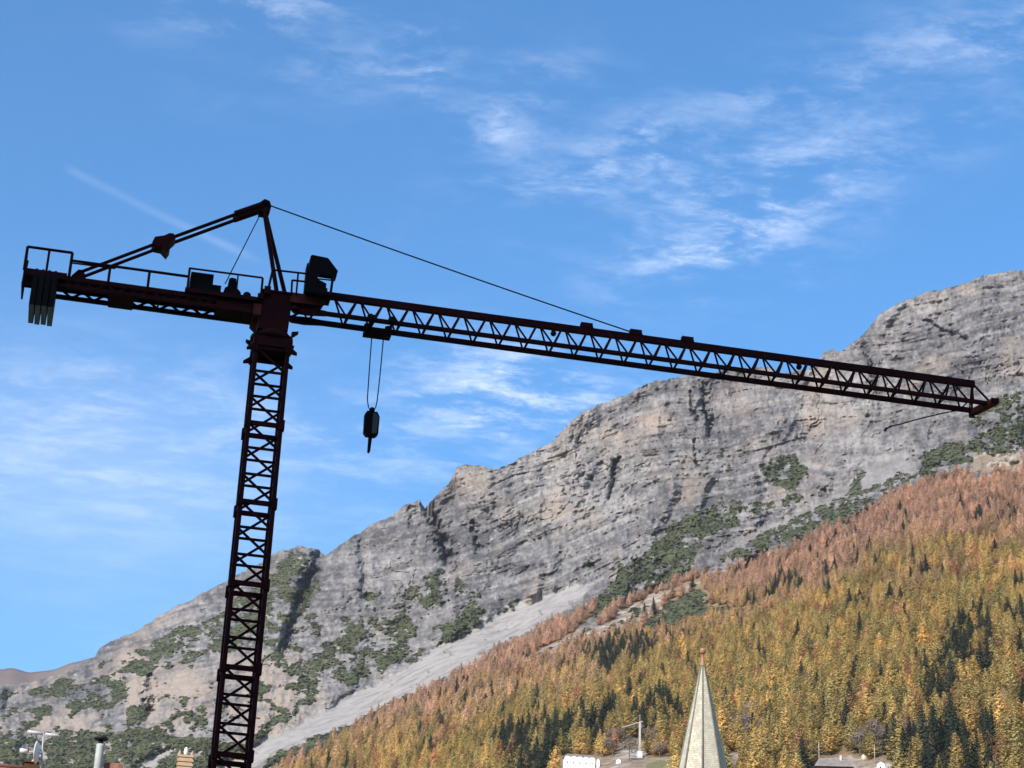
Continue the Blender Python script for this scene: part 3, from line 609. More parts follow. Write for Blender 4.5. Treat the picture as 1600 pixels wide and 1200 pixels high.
# ------------------------------------------------------------------ tower crane
M_CRANE = noisy(mat('crane_paint', (.058, .010, .009), .75, .12), (.034, .007, .008), 1.3, .35, .65)
M_CRANE2 = noisy(mat('crane_paint_paler', (.22, .05, .03), .75, .15), (.12, .028, .02), 2.0, .35, .65)  # lighter, redder tone on the brackets and jib tip
M_DARK = mat('dark_steel', (.012, .010, .010), .75, .10)
M_ROPE = mat('wire_rope', (.025, .025, .03), .6, .3)
M_CONC = noisy(mat('bounce_lit_concrete', (.55, .53, .47), .9, .1), (.42, .40, .35), 1.5, .35, .65)
M_SLAB_SHADE = mat('slab_side_shade', (.020, .018, .018), .85, .1)  # slab sides darkened in colour to stand for their shade
M_GLASS = mat('cab_glass', (.03, .035, .04), .12, .5)
RHO = math.radians(11.8)
CR = np.array([-9.117, 70.0, 0.0])
crane = empty('tower_crane', tuple(CR), RHO, label='tall dark red lattice tower crane standing in shade before the mountain', category='crane')
_u = MB().tube([(0, 0, 0), (0, 0, 1)], 1, 8); UNIT_ROUND = mesh('round_bar', _u.V, _u.F, M_CRANE, True)
_u = MB().box(-.5, .5, -.5, .5, 0, 1); UNIT_BOX = mesh('square_bar', _u.V, _u.F, M_CRANE)
def bar(name, p, q, w, parent, square=False, w2=None):
    p, q = Vector(p), Vector(q); d = q - p; o = bpy.data.objects.new(name, UNIT_BOX if square else UNIT_ROUND); COL.objects.link(o); o.parent = parent
    a = Vector((0, 1, 0)); z = d.normalized()
    if abs(z.y) > .9: a = Vector((1, 0, 0))
    x = a.cross(z).normalized(); y = z.cross(x)
    rm = Matrix((x, y, z)).transposed().to_4x4()
    o.matrix_local = Matrix.Translation(p) @ rm @ Matrix.Diagonal((w, w2 or w, d.length, 1)); return o

# mast: sections of four legs with braces on each face
MX, HW, TOPZ, SEC = .10, .585, 35.12, 3.06
NSEC = 11
for s in range(NSEC):
    z1 = TOPZ - s * SEC; z0 = max(z1 - SEC, 0.0)
    o_, i_ = HW + .06, HW - .05; zt, zb_ = z1 + .02, z1 - .09
    rv = [(MX + a * q, b * q, z) for z in (zb_, zt) for q in (o_, i_) for a, b in ((-1, -1), (1, -1), (1, 1), (-1, 1))]
    rf = []
    for k in range(4):
        n = (k + 1) % 4; rf += [(k, n, 8 + n, 8 + k), (4 + n, 4 + k, 12 + k, 12 + n), (8 + k, 8 + n, 12 + n, 12 + k), (n, k, 4 + k, 4 + n)]
    sec = MB().add(rv, rf).build('mast_section', M_CRANE, crane)
    for sx_ in (-1, 1):
        for sy_ in (-1, 1):
            x, y = MX + sx_ * HW, sy_ * HW
            if s <= 5: MB().box(x - .10 + sx_ * .03, x + .10 + sx_ * .03, y - .115, y + .115, z1 - .19, z1 + .21 if s else z1 + .1).build('joint_sleeve', M_CRANE, sec)
    hidden = s > 5                                    # below the picture: same frame, one mesh for each section
    hb_ = MB()
    for sx_ in (-1, 1):
        for sy_ in (-1, 1):
            p, q = (MX + sx_ * HW, sy_ * HW, z0), (MX + sx_ * HW, sy_ * HW, z1)
            if hidden: hb_.tube([p, q], .085, 6)
            else: bar('leg', p, q, .155, sec, True)
    nb = 3; bh = (z1 - z0) / nb
    for f in range(4):
        def pt(t, z):                                 # t -1..1 across face f
            return (MX + t * HW, -HW, z) if f == 0 else ((MX + t * HW, HW, z) if f == 1 else ((MX - HW, t * HW, z) if f == 2 else (MX + HW, t * HW, z)))
        for k in range(nb):
            za, zb = z0 + k * bh + .06, z0 + (k + 1) * bh - .02
            sl = 1 if f in (0, 2) else -1
            A, B = pt(-sl, zb), pt(sl, za)
            if hidden: hb_.tube([A, B], .03, 5); hb_.tube([pt(-1, za), pt(1, za)], .035, 5)
            else:
                bar('diagonal_brace', A, B, .088, sec, True, .05); bar('horizontal_brace', pt(-1, za - .02), pt(1, za - .02), .09, sec, True, .06)
    if hidden: hb_.build('section_frame', M_CRANE, sec, True)
MB().box(-1.9, 2.1, -2, 2, -.4, .45).build('base_block', M_CONC, crane)

# slewing gear
sl = MB().box(MX - .70, MX + .72, -.70, .70, 35.16, 35.55)
slew = sl.build('slewing_collar', M_CRANE, crane)
MB().lathe([(.62, 0), (.80, .04), (.80, .22), (.66, .26), (.66, .36)], 20, (MX, 0, 35.55)).build('slewing_ring', M_CRANE, slew, True)
for sx_ in (-1, 1):
    for sy_ in (-1, 1):
        for zz, ln in ((35.72, .25), (35.10, .27)):
            b = MB(); x0 = MX + sx_ * .66; y0 = sy_ * .62
            V8 = [(x0, y0 - .1, zz - .10), (x0, y0 + .1, zz - .10), (x0, y0 + .1, zz + .12), (x0, y0 - .1, zz + .12), (x0 + sx_ * ln, y0 - .05, zz + (.10 if zz > 35.5 else -.16)), (x0 + sx_ * ln, y0 + .05, zz + (.10 if zz > 35.5 else -.16)), (x0 + sx_ * ln, y0 + .05, zz + (.19 if zz > 35.5 else -.07)), (x0 + sx_ * ln, y0 - .05, zz + (.19 if zz > 35.5 else -.07))]
            b.add(V8, [(0, 1, 2, 3), (4, 7, 6, 5), (0, 4, 5, 1), (3, 2, 6, 7), (0, 3, 7, 4), (1, 5, 6, 2)]).build('corner_bracket', M_CRANE, slew)
tw = MB().prism([(-.50, 35.9), (.62, 35.9), (.66, 36.75), (.64, 37.50), (-.52, 37.50), (-.50, 36.7)], -.55, .55).build('slewing_tower', M_CRANE, crane)
MB().box(-.72, -.44, -.60, .60, 36.42, 36.86).build('counter_jib_bracket', M_CRANE2, tw)
MB().prism([(.60, 37.42), (.60, 37.12), (1.70, 37.14), (1.86, 37.30), (1.90, 37.52), (.60, 37.52)], -.62, -.54).build('cab_bracket_plate', M_CRANE2, tw)
MB().prism([(.60, 37.42), (.60, 37.12), (1.70, 37.14), (1.86, 37.30), (1.90, 37.52), (.60, 37.52)], -.1, -.02).build('cab_bracket_plate', M_CRANE2, tw)
for y in (-.42, .42): MB().lathe([(.15, 0), (.15, .12)], 12, (.80, y - .06, 36.86)).build('jib_hinge', M_CRANE, tw)

# A-frame
APX = Vector((-.67, 0, 41.32))
af = MB().prism([(-.86, 40.98), (-.48, 40.98), (-.42, 41.25), (-.50, 41.46), (-.70, 41.52), (-.86, 41.36)], -.26, .26).build('a_frame_head', M_CRANE, crane)
MB().add(*[(lambda t: (t.V, t.F))(MB().tube([(-.66, -.33, 41.36), (-.66, .33, 41.36)], .11, 12))][0]).build('head_sheave', M_DARK, af, True)
for (fx, fy, tx_) in ((.12, -.34, -.68), (.60, .34, -.58)):
    bar('a_frame_leg', (fx, fy, 37.45), (tx_, fy * .5, 41.1), .085, af)
bar('a_frame_tie', (.33, -.34, 37.6), (.33, .34, 37.6), .05, af)
# tie bars with their joint blocks
tb = MB().prism([(-4.70, 38.98), (-4.62, 39.22), (-4.30, 39.32), (-4.10, 39.46), (-3.95, 39.46), (-3.86, 39.28), (-4.02, 39.08), (-4.02, 38.82), (-4.12, 38.62), (-4.34, 38.84), (-4.60, 38.86)], -.30, .30).build('tie_joint', M_CRANE, crane)
for y in (-.24, .24):
    bar('tie_bar', (-.85, y, 41.22), (-4.2, y, 39.18), .072, tb); bar('tie_bar', (-4.2, y, 39.18), (-7.25, y, 37.28), .068, tb)
    bar('tie_sleeve', (-.82, y, 41.24), (-1.75, y, 40.70), .125, tb)
MB().prism([(-7.45, 36.98), (-6.90, 36.98), (-6.95, 37.22), (-7.08, 37.40), (-7.22, 37.40), (-7.44, 37.12)], -.34, -.14).build('tie_anchor', M_CRANE, tb)
MB().prism([(-7.45, 36.98), (-6.90, 36.98), (-6.95, 37.22), (-7.08, 37.40), (-7.22, 37.40), (-7.44, 37.12)], .14, .34).build('tie_anchor', M_CRANE, tb)

def rope(name, pts, r, parent, m=M_ROPE, sag=0.0, n=10):
    P = [Vector(p) for p in pts]
    if len(P) == 2 and sag: P = [P[0].lerp(P[1], k / n) - Vector((0, 0, sag * 4 * (k / n) * (1 - k / n))) for k in range(n + 1)]
    return MB().tube(P, r, 6).build(name, m, parent, True)
rope('forestay', [(-.50, 0, 41.42), (13.90, 0, 38.14)], .028, crane, sag=.05)
rope('hoist_rope', [(-.75, -.1, 41.05), (-1.84, -.1, 37.75)], .022, crane, sag=0)

# counter jib: two side trusses, deck, rails
DZ = 36.93
cj = MB().box(-9.05, -.5, -.44, .44, DZ - .02, DZ + .035).build('counter_jib', M_CRANE, crane)
XS = [-7.75 + .80 * k for k in range(10)]
for y in (-.46, .46):
    bar('upper_chord', (-9.1, y, DZ - .04), (-.5, y, DZ - .04), .19, cj, True, .12)
    bar('lower_chord', (-7.95, y, DZ - .36), (-.5, y, DZ - .36), .15, cj, True, .14)
    for k, x in enumerate(XS[:-1]):
        if x > -1.2: break
        bar('truss_diagonal', (x, y, DZ - .06), (x + .4, y, DZ - .34), .075, cj, True); bar('truss_diagonal', (x + .4, y, DZ - .34), (x + .8, y, DZ - .06), .075, cj, True)
for x in (-7.95, -6.0, -4.2, -2.4): bar('cross_member', (x, -.46, DZ - .37), (x, .46, DZ - .37), .07, cj, True)
MB().box(-6.0, -5.1, -.5, .5, DZ - .50, DZ - .42).build('splice_plate', M_CRANE, cj)
MB().box(-2.1, -.45, -.52, .52, DZ - .42, DZ + .03).build('root_girder', M_CRANE, cj)
bar('hanging_stud', (-1.15, -.3, DZ - .66), (-1.15, -.3, DZ - .40), .03, cj)
# rails along the counter jib
for y in (-.52,):
    bar('handrail', (-7.5, y, DZ + .70), (-3.25, y, DZ + .70), .055, cj); bar('handrail', (-7.5, y, DZ + .60), (-5.9, y, DZ + .62), .032, cj)
    for x in (-6.1, -4.66): bar('rail_post', (x, y, DZ), (x, y, DZ + .70), .05, cj)
# end cage
for y in (-.52,):
    for x in (-9.14, -8.35, -7.52): bar('rail_post', (x, y, DZ + .06), (x, y, DZ + 1.02), .055 if x != -8.35 else .045, cj)
    bar('handrail', (-9.14, y, DZ + 1.02), (-7.52, y, DZ + 1.02), .055, cj)
for y in (-.52, .52): bar('end_upright', (-9.12, y, DZ - .62), (-9.12, y, DZ + .3), .07, cj, True)
bar('handrail', (-9.14, -.52, DZ + 1.02), (-9.14, .4, DZ + .2), .045, cj)
bar('end_beam', (-9.12, -.5, DZ - .55), (-9.12, .5, DZ - .55), .07, cj, True); bar('end_beam', (-9.12, -.5, DZ - .5), (-8.3, -.5, DZ - .5), .07, cj, True); bar('end_brace', (-9.12, -.5, DZ - .5), (-9.12, .5, DZ + .95), .05, cj)
MB().box(-9.1, -7.6, -.55, .55, DZ - .12, DZ + .14).build('end_platform', M_CRANE, cj)
# ballast slabs hanging through the end of the counter jib
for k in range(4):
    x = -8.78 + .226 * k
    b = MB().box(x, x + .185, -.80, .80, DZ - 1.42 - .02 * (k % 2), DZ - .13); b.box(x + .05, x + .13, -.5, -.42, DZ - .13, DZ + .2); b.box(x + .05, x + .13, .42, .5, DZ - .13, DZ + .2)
    o = b.build('ballast_slab', M_SLAB_SHADE, crane); o.data.materials.append(M_CONC); o.data.polygons[0].material_index = 1  # pale underside, dark sides: light bounced off the ground, put into the colours

# winch platform
wp = MB().box(-3.3, -.48, -.62, .62, DZ + .04, DZ + .20).build('winch_platform', M_CRANE, crane)
MB().box(-3.14, -2.30, -.42, .42, DZ + .20, DZ + .98).build('control_cabinet', M_DARK, wp)
MB().box(-2.30, -1.98, -.30, .42, DZ + .20, DZ + .62).build('motor_housing', M_DARK, wp)
MB().prism([(-1.92, DZ + .2), (-1.84, DZ + .55), (-1.74, DZ + .62), (-1.72, DZ + .95), (-1.62, DZ + 1.0), (-1.45, DZ + .98), (-1.40, DZ + .6), (-1.25, DZ + .45), (-1.18, DZ + .2)], -.34, .30).build('winch_motor', M_DARK, wp)
MB().tube([(-1.0, -.4, DZ + .32), (-1.0, .4, DZ + .32)], .15, 14).build('winch_drum', M_DARK, wp, True)
for y in (-.62,):
    bar('handrail', (-3.25, y, DZ + 1.0), (-.50, y, DZ + 1.02), .04, wp)
    for x in (-3.22, -1.42, -.50): bar('rail_post', (x, y, DZ + .1), (x, y, DZ + 1.0), .045 if x != -1.42 else .03, wp)
    MB().box(-.62, -.40, y - .06, y + .06, DZ + .12, DZ + .34).build('rail_foot', M_CRANE, wp)
# platform at the foot of the A-frame
for y in (-.62,):
    bar('platform_post', (-.28, y, 37.3), (-.16, y, 38.34), .045, tw); bar('platform_rail', (-.16, y, 38.34), (1.2, y, 38.38), .04, tw)
    bar('platform_post', (.62, y, 37.4), (.60, y, 38.02), .04, tw); bar('platform_rail', (.60, y, 38.02), (1.2, y, 38.04), .04, tw); bar('platform_post', (.80, y, 37.4), (.80, y, 38.36), .035, tw)
MB().box(-.40, -.16, -.66, -.56, 37.3, 37.62).build('rail_foot', M_CRANE, tw)
MB().box(-.45, 1.9, -.60, .10, 37.45, 37.52).build('platform_deck', M_CRANE, tw)

# cab
CY0, CY1 = -.98, -.05
cab = MB().prism([(1.16, 37.50), (1.50, 37.50), (1.54, 39.0), (1.24, 39.02), (1.18, 38.97)], CY0, CY1).build('cab', M_DARK, crane)
MB().prism([(1.545, 38.24), (2.02, 38.24), (2.06, 38.12), (2.20, 38.18), (2.24, 38.48), (1.82, 38.98), (1.545, 39.0)], CY0, CY0 + .26).build('cab_hood', M_DARK, cab)
MB().prism([(1.50, 37.50), (1.92, 37.50), (1.92, 37.72), (1.86, 37.74), (1.86, 37.92), (1.72, 37.98), (1.50, 38.06)], CY0 + .05, CY0 + .35).build('control_console', M_DARK, cab)
for y in (CY0 + .04,):
    bar('window_post', (2.04, y, 37.42), (2.08, y, 38.16), .05, cab); bar('window_rail', (1.52, y, 38.06), (2.05, y, 38.08), .03, cab)
MB().box(1.14, 2.10, CY0, CY1, 37.44, 37.51).build('cab_floor', M_DARK, cab)
MB().prism([(1.84, 38.97), (2.245, 38.49), (2.255, 38.50), (1.85, 38.985)], CY0 + .03, CY0 + .23).build('windscreen', M_GLASS, cab)
MB().box(1.09, 1.14, CY0 + .2, CY1 - .2, 37.6, 38.75).build('cab_door', M_DARK, cab)

# jib: triangular lattice
JT, JB, JW, X0, PN = 37.96, 36.92, .41, 2.24, 1.0015
NP = 26
jib = MB().box(1.95, 28.28, -.085, .085, JT - .20, JT + .07).build('jib', M_CRANE, crane)
for y in (-JW, JW):
    bar('lower_chord', (1.1, y, JB), (28.75 if y < 0 else 28.4, y, JB), .15 if y < 0 else .19, jib, True, .13)
    MB().prism([(.70, JB + .10), (1.4, JB + .13), (2.0, JB + .08), (2.0, JB - .08), (1.3, JB - .15), (.78, JB - .13), (.66, JB)], y - .08, y + .08).build('root_fork', M_CRANE, jib)
    bar('root_strut', (.8, y, JB + .1), (1.25, y * .9, JB + .42), .05, jib)
    bar('root_diagonal', (1.42, y, JB + .05), (2.15, 0, JT - .12), .042, jib)
    bar('root_diagonal', (1.42, y, JB + .05), (1.1, y * .6, JB + .40), .035, jib)
    for k in range(NP):
        xa = X0 + k * PN
        bar('lattice_diagonal', (xa + .06, 0, JT - .1), (xa + .52, y, JB), .040, jib)
        if k: bar('lattice_diagonal', (xa - .06, 0, JT - .1), (xa - .46, y, JB), .046, jib)
for k in range(NP):
    xa = X0 + k * PN + .53
    bar('bottom_brace', (xa, -JW, JB), (xa, JW, JB), .028, jib)
bar('bottom_brace', (1.5, -JW, JB), (1.5, JW, JB), .04, jib)
for x in (11.90, 13.88, 15.98):
    b = MB().box(x, x + .52, -.10, .10, JT + .05, JT + .14); b.box(x + .03, x + .50, -.09, -.04, JT + .14, JT + .27); b.box(x + .03, x + .50, .04, .09, JT + .14, JT + .27); b.box(x + .2, x + .50, -.04, .04, JT + .14, JT + .25)
    b.build('stay_lug', M_CRANE, jib)
for x in (10.86, 20.85):
    MB().tube([(x, -.04, JT - .36), (x, .04, JT - .36)], .11, 14).build('rope_sheave', M_DARK, jib, True); MB().box(x - .07, x + .07, -.07, -.05, JT - .38, JT - .1).build('sheave_hanger', M_CRANE, jib)
    MB().box(x - .07, x + .07, .05, .07, JT - .38, JT - .1).build('sheave_hanger', M_CRANE, jib)
# jib tip
for y in (-JW, JW):
    bar('end_brace', (28.22, 0, JT - .06), (28.78 if y < 0 else 28.30, y, JB + .02), .045, jib); bar('end_brace', (28.18, 0, JT - .06), (28.02 if y < 0 else 28.2, y, JB), .035, jib)
tipv = [(28.62, -.62, JB + .10), (28.95, -.62, JB + .12), (28.52, .50, JB + .06), (28.20, .50, JB + .04)]
V8 = tipv + [(x, y, z - .22) for x, y, z in tipv]
MB().add(V8, [(0, 1, 2, 3), (7, 6, 5, 4), (0, 4, 5, 1), (1, 5, 6, 2), (2, 6, 7, 3), (3, 7, 4, 0)]).build('tip_plate', M_CRANE2, jib)
MB().box(28.66, 28.98, -.70, -.55, JB - .03, JB + .14).build('tip_stop', M_CRANE, jib)
MB().box(28.22, 28.42, .42, .56, JB - .26, JB + .08).build('tip_stop', M_CRANE2, jib)
rp = rope('loose_cable', [(27.7, .42, 36.85), (27.0, .42, 36.62), (26.0, .42, 36.24), (25.2, .42, 35.90), (24.75, .42, 35.74), (24.58, .42, 35.60)], .026, jib)
MB().tube([(24.62, .42, 35.66), (24.53, .42, 35.52)], .045, 8).build('cable_end', M_DARK, rp, True)

# trolley under the jib
tr = MB().box(3.56, 4.60, JW - .22, JW + .20, JB - .27, JB - .09).build('trolley', M_DARK, crane)
for x in (3.62, 4.42):
    for y in (-JW, JW):
        MB().tube([(x + .06, y - .13, JB + .12), (x + .06, y - .05, JB + .12)], .085, 12).build('trolley_wheel', M_DARK, tr, True)
        MB().box(x - .06, x + .20, y - .17, y + .13, JB - .04, JB + .15).build('wheel_carrier', M_DARK, tr)
    bar('trolley_frame', (x + .06, -JW, JB - .12), (x + .06, JW, JB - .18), .05, tr)

# hook block on its two falls of rope
hk = empty('hook_block', tuple(CR + np.array([math.cos(RHO) * 4.10 - math.sin(RHO) * .3, math.sin(RHO) * 4.10 + math.cos(RHO) * .3, 31.95])), RHO, label='dark steel hook block hanging on two ropes below the crane jib', category='hook')
b = MB().prism([(-.17, .52), (.17, .52), (.27, .62), (.28, 1.32), (.18, 1.50), (-.20, 1.50), (-.28, 1.36), (-.27, .64)], -.13, .13)
bk = b.build('block_cheek', M_DARK, hk)
for y in (-.16, .13): MB().prism([(.02, .60), (.20, .62), (.24, 1.3), (.14, 1.44), (.02, 1.44)], y, y + .03).build('lit_cheek_plate', mat('lit_side_steel', (.10, .095, .085), .5, .3), bk)  # paler steel on the right half only: the block's lit edge as colour
MB().tube([(-.02, -.15, 1.56), (-.02, .15, 1.56)], .10, 12).build('rope_sheave', M_DARK, hk, True)
MB().tube([(0, 0, .56), (-.01, 0, .3), (-.02, 0, .02), (.0, .02, -.06)], .075, 10, True, .055).build('hook', M_DARK, hk, True)
MB().tube([(0, 0, -.02), (-.02, .09, -.08), (-.02, .18, .0), (-.02, .18, .1)], .05, 8, True, .03).build('hook_point', M_DARK, hk, True)
for s in (-1, 1):
    xs_ = [(.225 * s + .0, 0, 4.72), (.215 * s - .01, 0, 3.6), (.20 * s - .02, 0, 2.6), (.185 * s - .03, 0, 2.0), (.14 * s - .02, 0, 1.74), (.07 * s - .02, 0, 1.58)]
    rope('fall_rope', xs_, .022, hk)

# ------------------------------------------------------------------ village: roofs at the lower left
M_PLAS = noisy(mat('plaster', (.55, .50, .42), .9, .1), (.46, .41, .34), 1.0)
M_TILE = noisy(mat('roof_tile', (.26, .12, .085), .85, .15), (.36, .20, .15), 3.0, .35, .65, .3)
M_STONE = noisy(mat('cast_stone', (.58, .43, .28), .85, .15), (.48, .34, .21), 4.0)
M_WHITE = mat('white_plastic', (.80, .80, .78), .5, .3)
M_STEEL = noisy(mat('brushed_steel', (.56, .58, .56), .55, .4), (.45, .47, .45), 3.0)
M_BLACK = mat('black_sheet', (.02, .02, .02), .6, .3)
M_WIN = mat('window_glass', (.04, .05, .06), .1, .5)
M_WOODB = mat('brown_wood', (.09, .05, .03), .8, .2)
def ground_z(x, y):
    r = math.hypot(x, y)
    if r < RNEAR: return 0.0
    u = project(np.array([x, y, 1.7 + r * .26]))[0]; k = int(np.clip(np.searchsorted(us, u), 0, len(us) - 1))
    return float(base[k, 2] * (r - RNEAR) / (hb[k] - RNEAR)) - 1.0
def house(label, u0, u1, vr, r, depth_, m_wall, m_roof, rise, group=None, storeys=5):
    A, B = at_r(u0, vr, r), at_r(u1, vr, r); C0 = (A + B) / 2; zr = float(C0[2]); gz = ground_z(C0[0], C0[1]); w = float(np.linalg.norm(B - A)) / 2
    rz = math.atan2(B[1] - A[1], B[0] - A[0]); h = empty('house', (C0[0], C0[1], gz), rz, label=label, category='house')
    H = zr - gz; ze = H - rise
    yd = depth_ - .4; zg = H - rise * .4 / depth_ - .3
    gv_ = [(x, y, z) for x in (-w + .4, w - .4) for y, z in ((-yd, -1.5), (yd, -1.5), (yd, ze - .24), (0, zg), (-yd, ze - .24))]
    MB().add(gv_, [(4, 3, 2, 1, 0), (5, 6, 7, 8, 9)] + [(k, (k + 1) % 5, (k + 1) % 5 + 5, k + 5) for k in range(5)]).build('wall', m_wall, h)
    # gable roof, ridge along x
    th = .22
    b = MB().add([(-w, -depth_, ze), (w, -depth_, ze), (w, 0, H), (-w, 0, H), (w, depth_, ze), (-w, depth_, ze)] + [(-w, -depth_, ze - th), (w, -depth_, ze - th), (w, 0, H - th), (-w, 0, H - th), (w, depth_, ze - th), (-w, depth_, ze - th)],
                 [(0, 1, 2, 3), (3, 2, 4, 5), (7, 6, 9, 8), (8, 9, 11, 10), (0, 6, 7, 1), (1, 7, 8, 2), (2, 8, 10, 4), (4, 10, 11, 5), (5, 11, 9, 3), (3, 9, 6, 0)])
    rf_ = b.build('roof', m_roof, h)
    MB().tube([(-w, 0, H + .02), (w, 0, H + .02)], .14, 8).build('ridge_tile', m_roof, rf_, True)
    for st in range(storeys):
        z = 1.0 + st * 2.9
        if z + 1.4 > ze: break
        for k in range(int(w * 2 / 3.2)):
            x = -w + 2 + k * 3.2
            wo = MB().box(x, x + 1.0, -depth_ + .36, -depth_ + .42, z, z + 1.35).build('window', M_WIN, h); MB().box(x - .08, x + 1.08, -depth_ + .28, -depth_ + .40, z - .1, z - .01).build('window_sill', M_PLAS, wo)
    return h, gz, rz
def local(h, P):                        # world point into the thing's own frame
    q = Matrix.Rotation(-h.rotation_euler.z, 3, 'Z') @ (Vector(P) - Vector(h.location)); return q
RV = 112.0
PXM = RV * 1.035 / FPX
hA, gzA, _ = house('house with red tiled roof ridge under the rooftop antenna', -190, 66, 1191, RV + 2, 5.0, M_PLAS, M_TILE, 3.2)
hB, gzB, _ = house('house with the banded chimney and steel flue beside the crane mast', 130, 330, 1216, RV + 2, 5.0, M_PLAS, M_TILE, 3.2)
p = local(hA, at_r(49, 1192, RV + 1.4)); b = MB().box(p.x - .36, p.x + .36, p.y - .3, p.y + .3, p.z - 1.2, p.z - .05); ch = b.build('chimney', M_WOODB, hA)
MB().prism([(p.x - .42, p.z - .05), (p.x + .34, p.z - .05), (p.x + .42, p.z + .02), (p.x - .26, p.z + .10)], p.y - .4, p.y + .4).build('chimney_cap', M_WOODB, ch)
d0_ = local(hB, at_r(163, 1196, RV)); d1_ = local(hB, at_r(191, 1197, RV))
MB().prism([(d0_.x, d0_.z - 1.4), (d1_.x, d1_.z - 1.4), (d1_.x, d1_.z), (d0_.x, d0_.z)], d0_.y - .6, d0_.y + 2.0).build('dormer', M_TILE, hB)
# steel flue
p = local(hB, at_r(157, 1163, RV - 1)); fl = MB().tube([(p.x, p.y, p.z - 4.5), (p.x, p.y, p.z - .12), (p.x, p.y, p.z)], .205, 18).build('flue', M_STEEL, hB, True)
MB().lathe([(.13, 0), (.13, .26)], 12, (p.x, p.y, p.z)).build('flue_neck', M_BLACK, fl, True)
MB().lathe([(.36, 0), (.38, .05), (.36, .12), (.30, .14)], 16, (p.x, p.y, p.z + .24)).build('flue_cap', M_BLACK, fl, True)
for k in (1.4, 2.8): MB().lathe([(.215, 0), (.215, .06)], 18, (p.x, p.y, p.z - k)).build('flue_collar', M_STEEL, fl, True)
# banded chimney with a white cowl
p = local(hB, at_r(290, 1182, RV - 1)); W2 = .43
cs = MB().box(p.x - W2 + .05, p.x + W2 - .05, p.y - W2 + .05, p.y + W2 - .05, p.z - 4.2, p.z).build('chimney', M_STONE, hB)
for k in range(8): MB().box(p.x - W2 - .0, p.x + W2 + .0, p.y - W2, p.y + W2, p.z - .13 - .24 * k, p.z - .01 - .24 * k).build('chimney_band', M_STONE, cs)
for sx_ in (-1, 1):
    for sy_ in (-1, 1): MB().lathe([(.09, 0), (.07, .1), (.02, .24)], 8, (p.x + sx_ * (W2 - .1), p.y + sy_ * (W2 - .1), p.z)).build('corner_spike', M_STONE, cs)
MB().lathe([(.08, -.05), (.12, .1), (.115, .3), (.06, .40), (.02, .43)], 14, (p.x, p.y, p.z + .08)).build('chimney_cowl', M_WHITE, cs, True)
# little gabled chimney hat seen through the mast
p = local(hB, at_r(372, 1185, RV - 1)); g = MB().box(p.x - .22, p.x + .22, p.y - .2, p.y + .2, p.z - 2.5, p.z - .12).build('chimney', M_PLAS, hB)
MB().prism([(p.x - .36, p.z), (p.x + .36, p.z - .02), (p.x + .40, p.z + .06), (p.x + .02, p.z + .36), (p.x - .40, p.z + .07)], p.y - .3, p.y + .3).build('chimney_hat', mat('mossy_slate', (.16, .15, .08), .9, .1), g)
for sx_ in (-1, 1): MB().box(p.x + sx_ * .17 - .04, p.x + sx_ * .17 + .04, p.y - .04, p.y + .04, p.z - .13, p.z + .02).build('hat_post', M_PLAS, g)
# antenna mast with dish
aw = at_r(65, 1196, RV); an = empty('rooftop_antenna', tuple(aw - np.array([0, 0, .3])), 0, label='white television antenna and dish on the red tiled roof', category='antenna')
def al(u, v, dr=0.0): return Vector(at_r(u, v, RV + dr) - aw + np.array([0, 0, .3]))
MB().tube([(0, 0, 0), tuple(al(68, 1146))], .04, 8).build('mast', M_STEEL, an, True)
for a_, b_ in (((43, 1143), (66.5, 1146.5)), ((70.5, 1147), (92, 1150.5))):
    q0, q1 = al(*a_), al(*b_); bm_ = MB().tube([tuple(q0), tuple(q1)], .085, 8).build('antenna_boom', M_WHITE, an, True)
    for k in range(6):
        q = q0.lerp(q1, (k + .5) / 6); MB().tube([tuple(q + Vector((0, -.28, .0))), tuple(q + Vector((0, .28, .0)))], .014, 6).build('antenna_rod', M_WHITE, bm_)
dc = al(60, 1176); dm = MB(); rings = 6; nn = 22
V_, F_ = [], []
for i in range(rings + 1):
    rr = .60 * i / rings
    for k in range(nn):
        a_ = 2 * PI * k / nn; V_.append((dc.x - rr * rr * .42 + .02, dc.y + rr * math.cos(a_), dc.z + rr * math.sin(a_)))
for i in range(rings): F_ += [(i * nn + k, i * nn + (k + 1) % nn, (i + 1) * nn + (k + 1) % nn, (i + 1) * nn + k) for k in range(nn)]
ds = obj('dish', mesh('dish', V_, F_, M_WHITE, True), an); ds.modifiers.new('thick', 'SOLIDIFY').thickness = .03
MB().tube([tuple(dc), tuple(al(42, 1174))], .05, 8, True, .03).build('feed_arm', M_STONE, ds, True)
MB().tube([tuple(al(43, 1174)), tuple(al(31, 1172.5))], .12, 12).build('feed_horn', M_WHITE, ds, True)
MB().tube([tuple(al(60, 1179)), tuple(al(50, 1190))], .035, 8).build('dish_strut', M_WHITE, ds, True); MB().tube([tuple(dc), tuple(al(65, 1178))], .04, 8).build('dish_bracket', M_STEEL, ds, True)

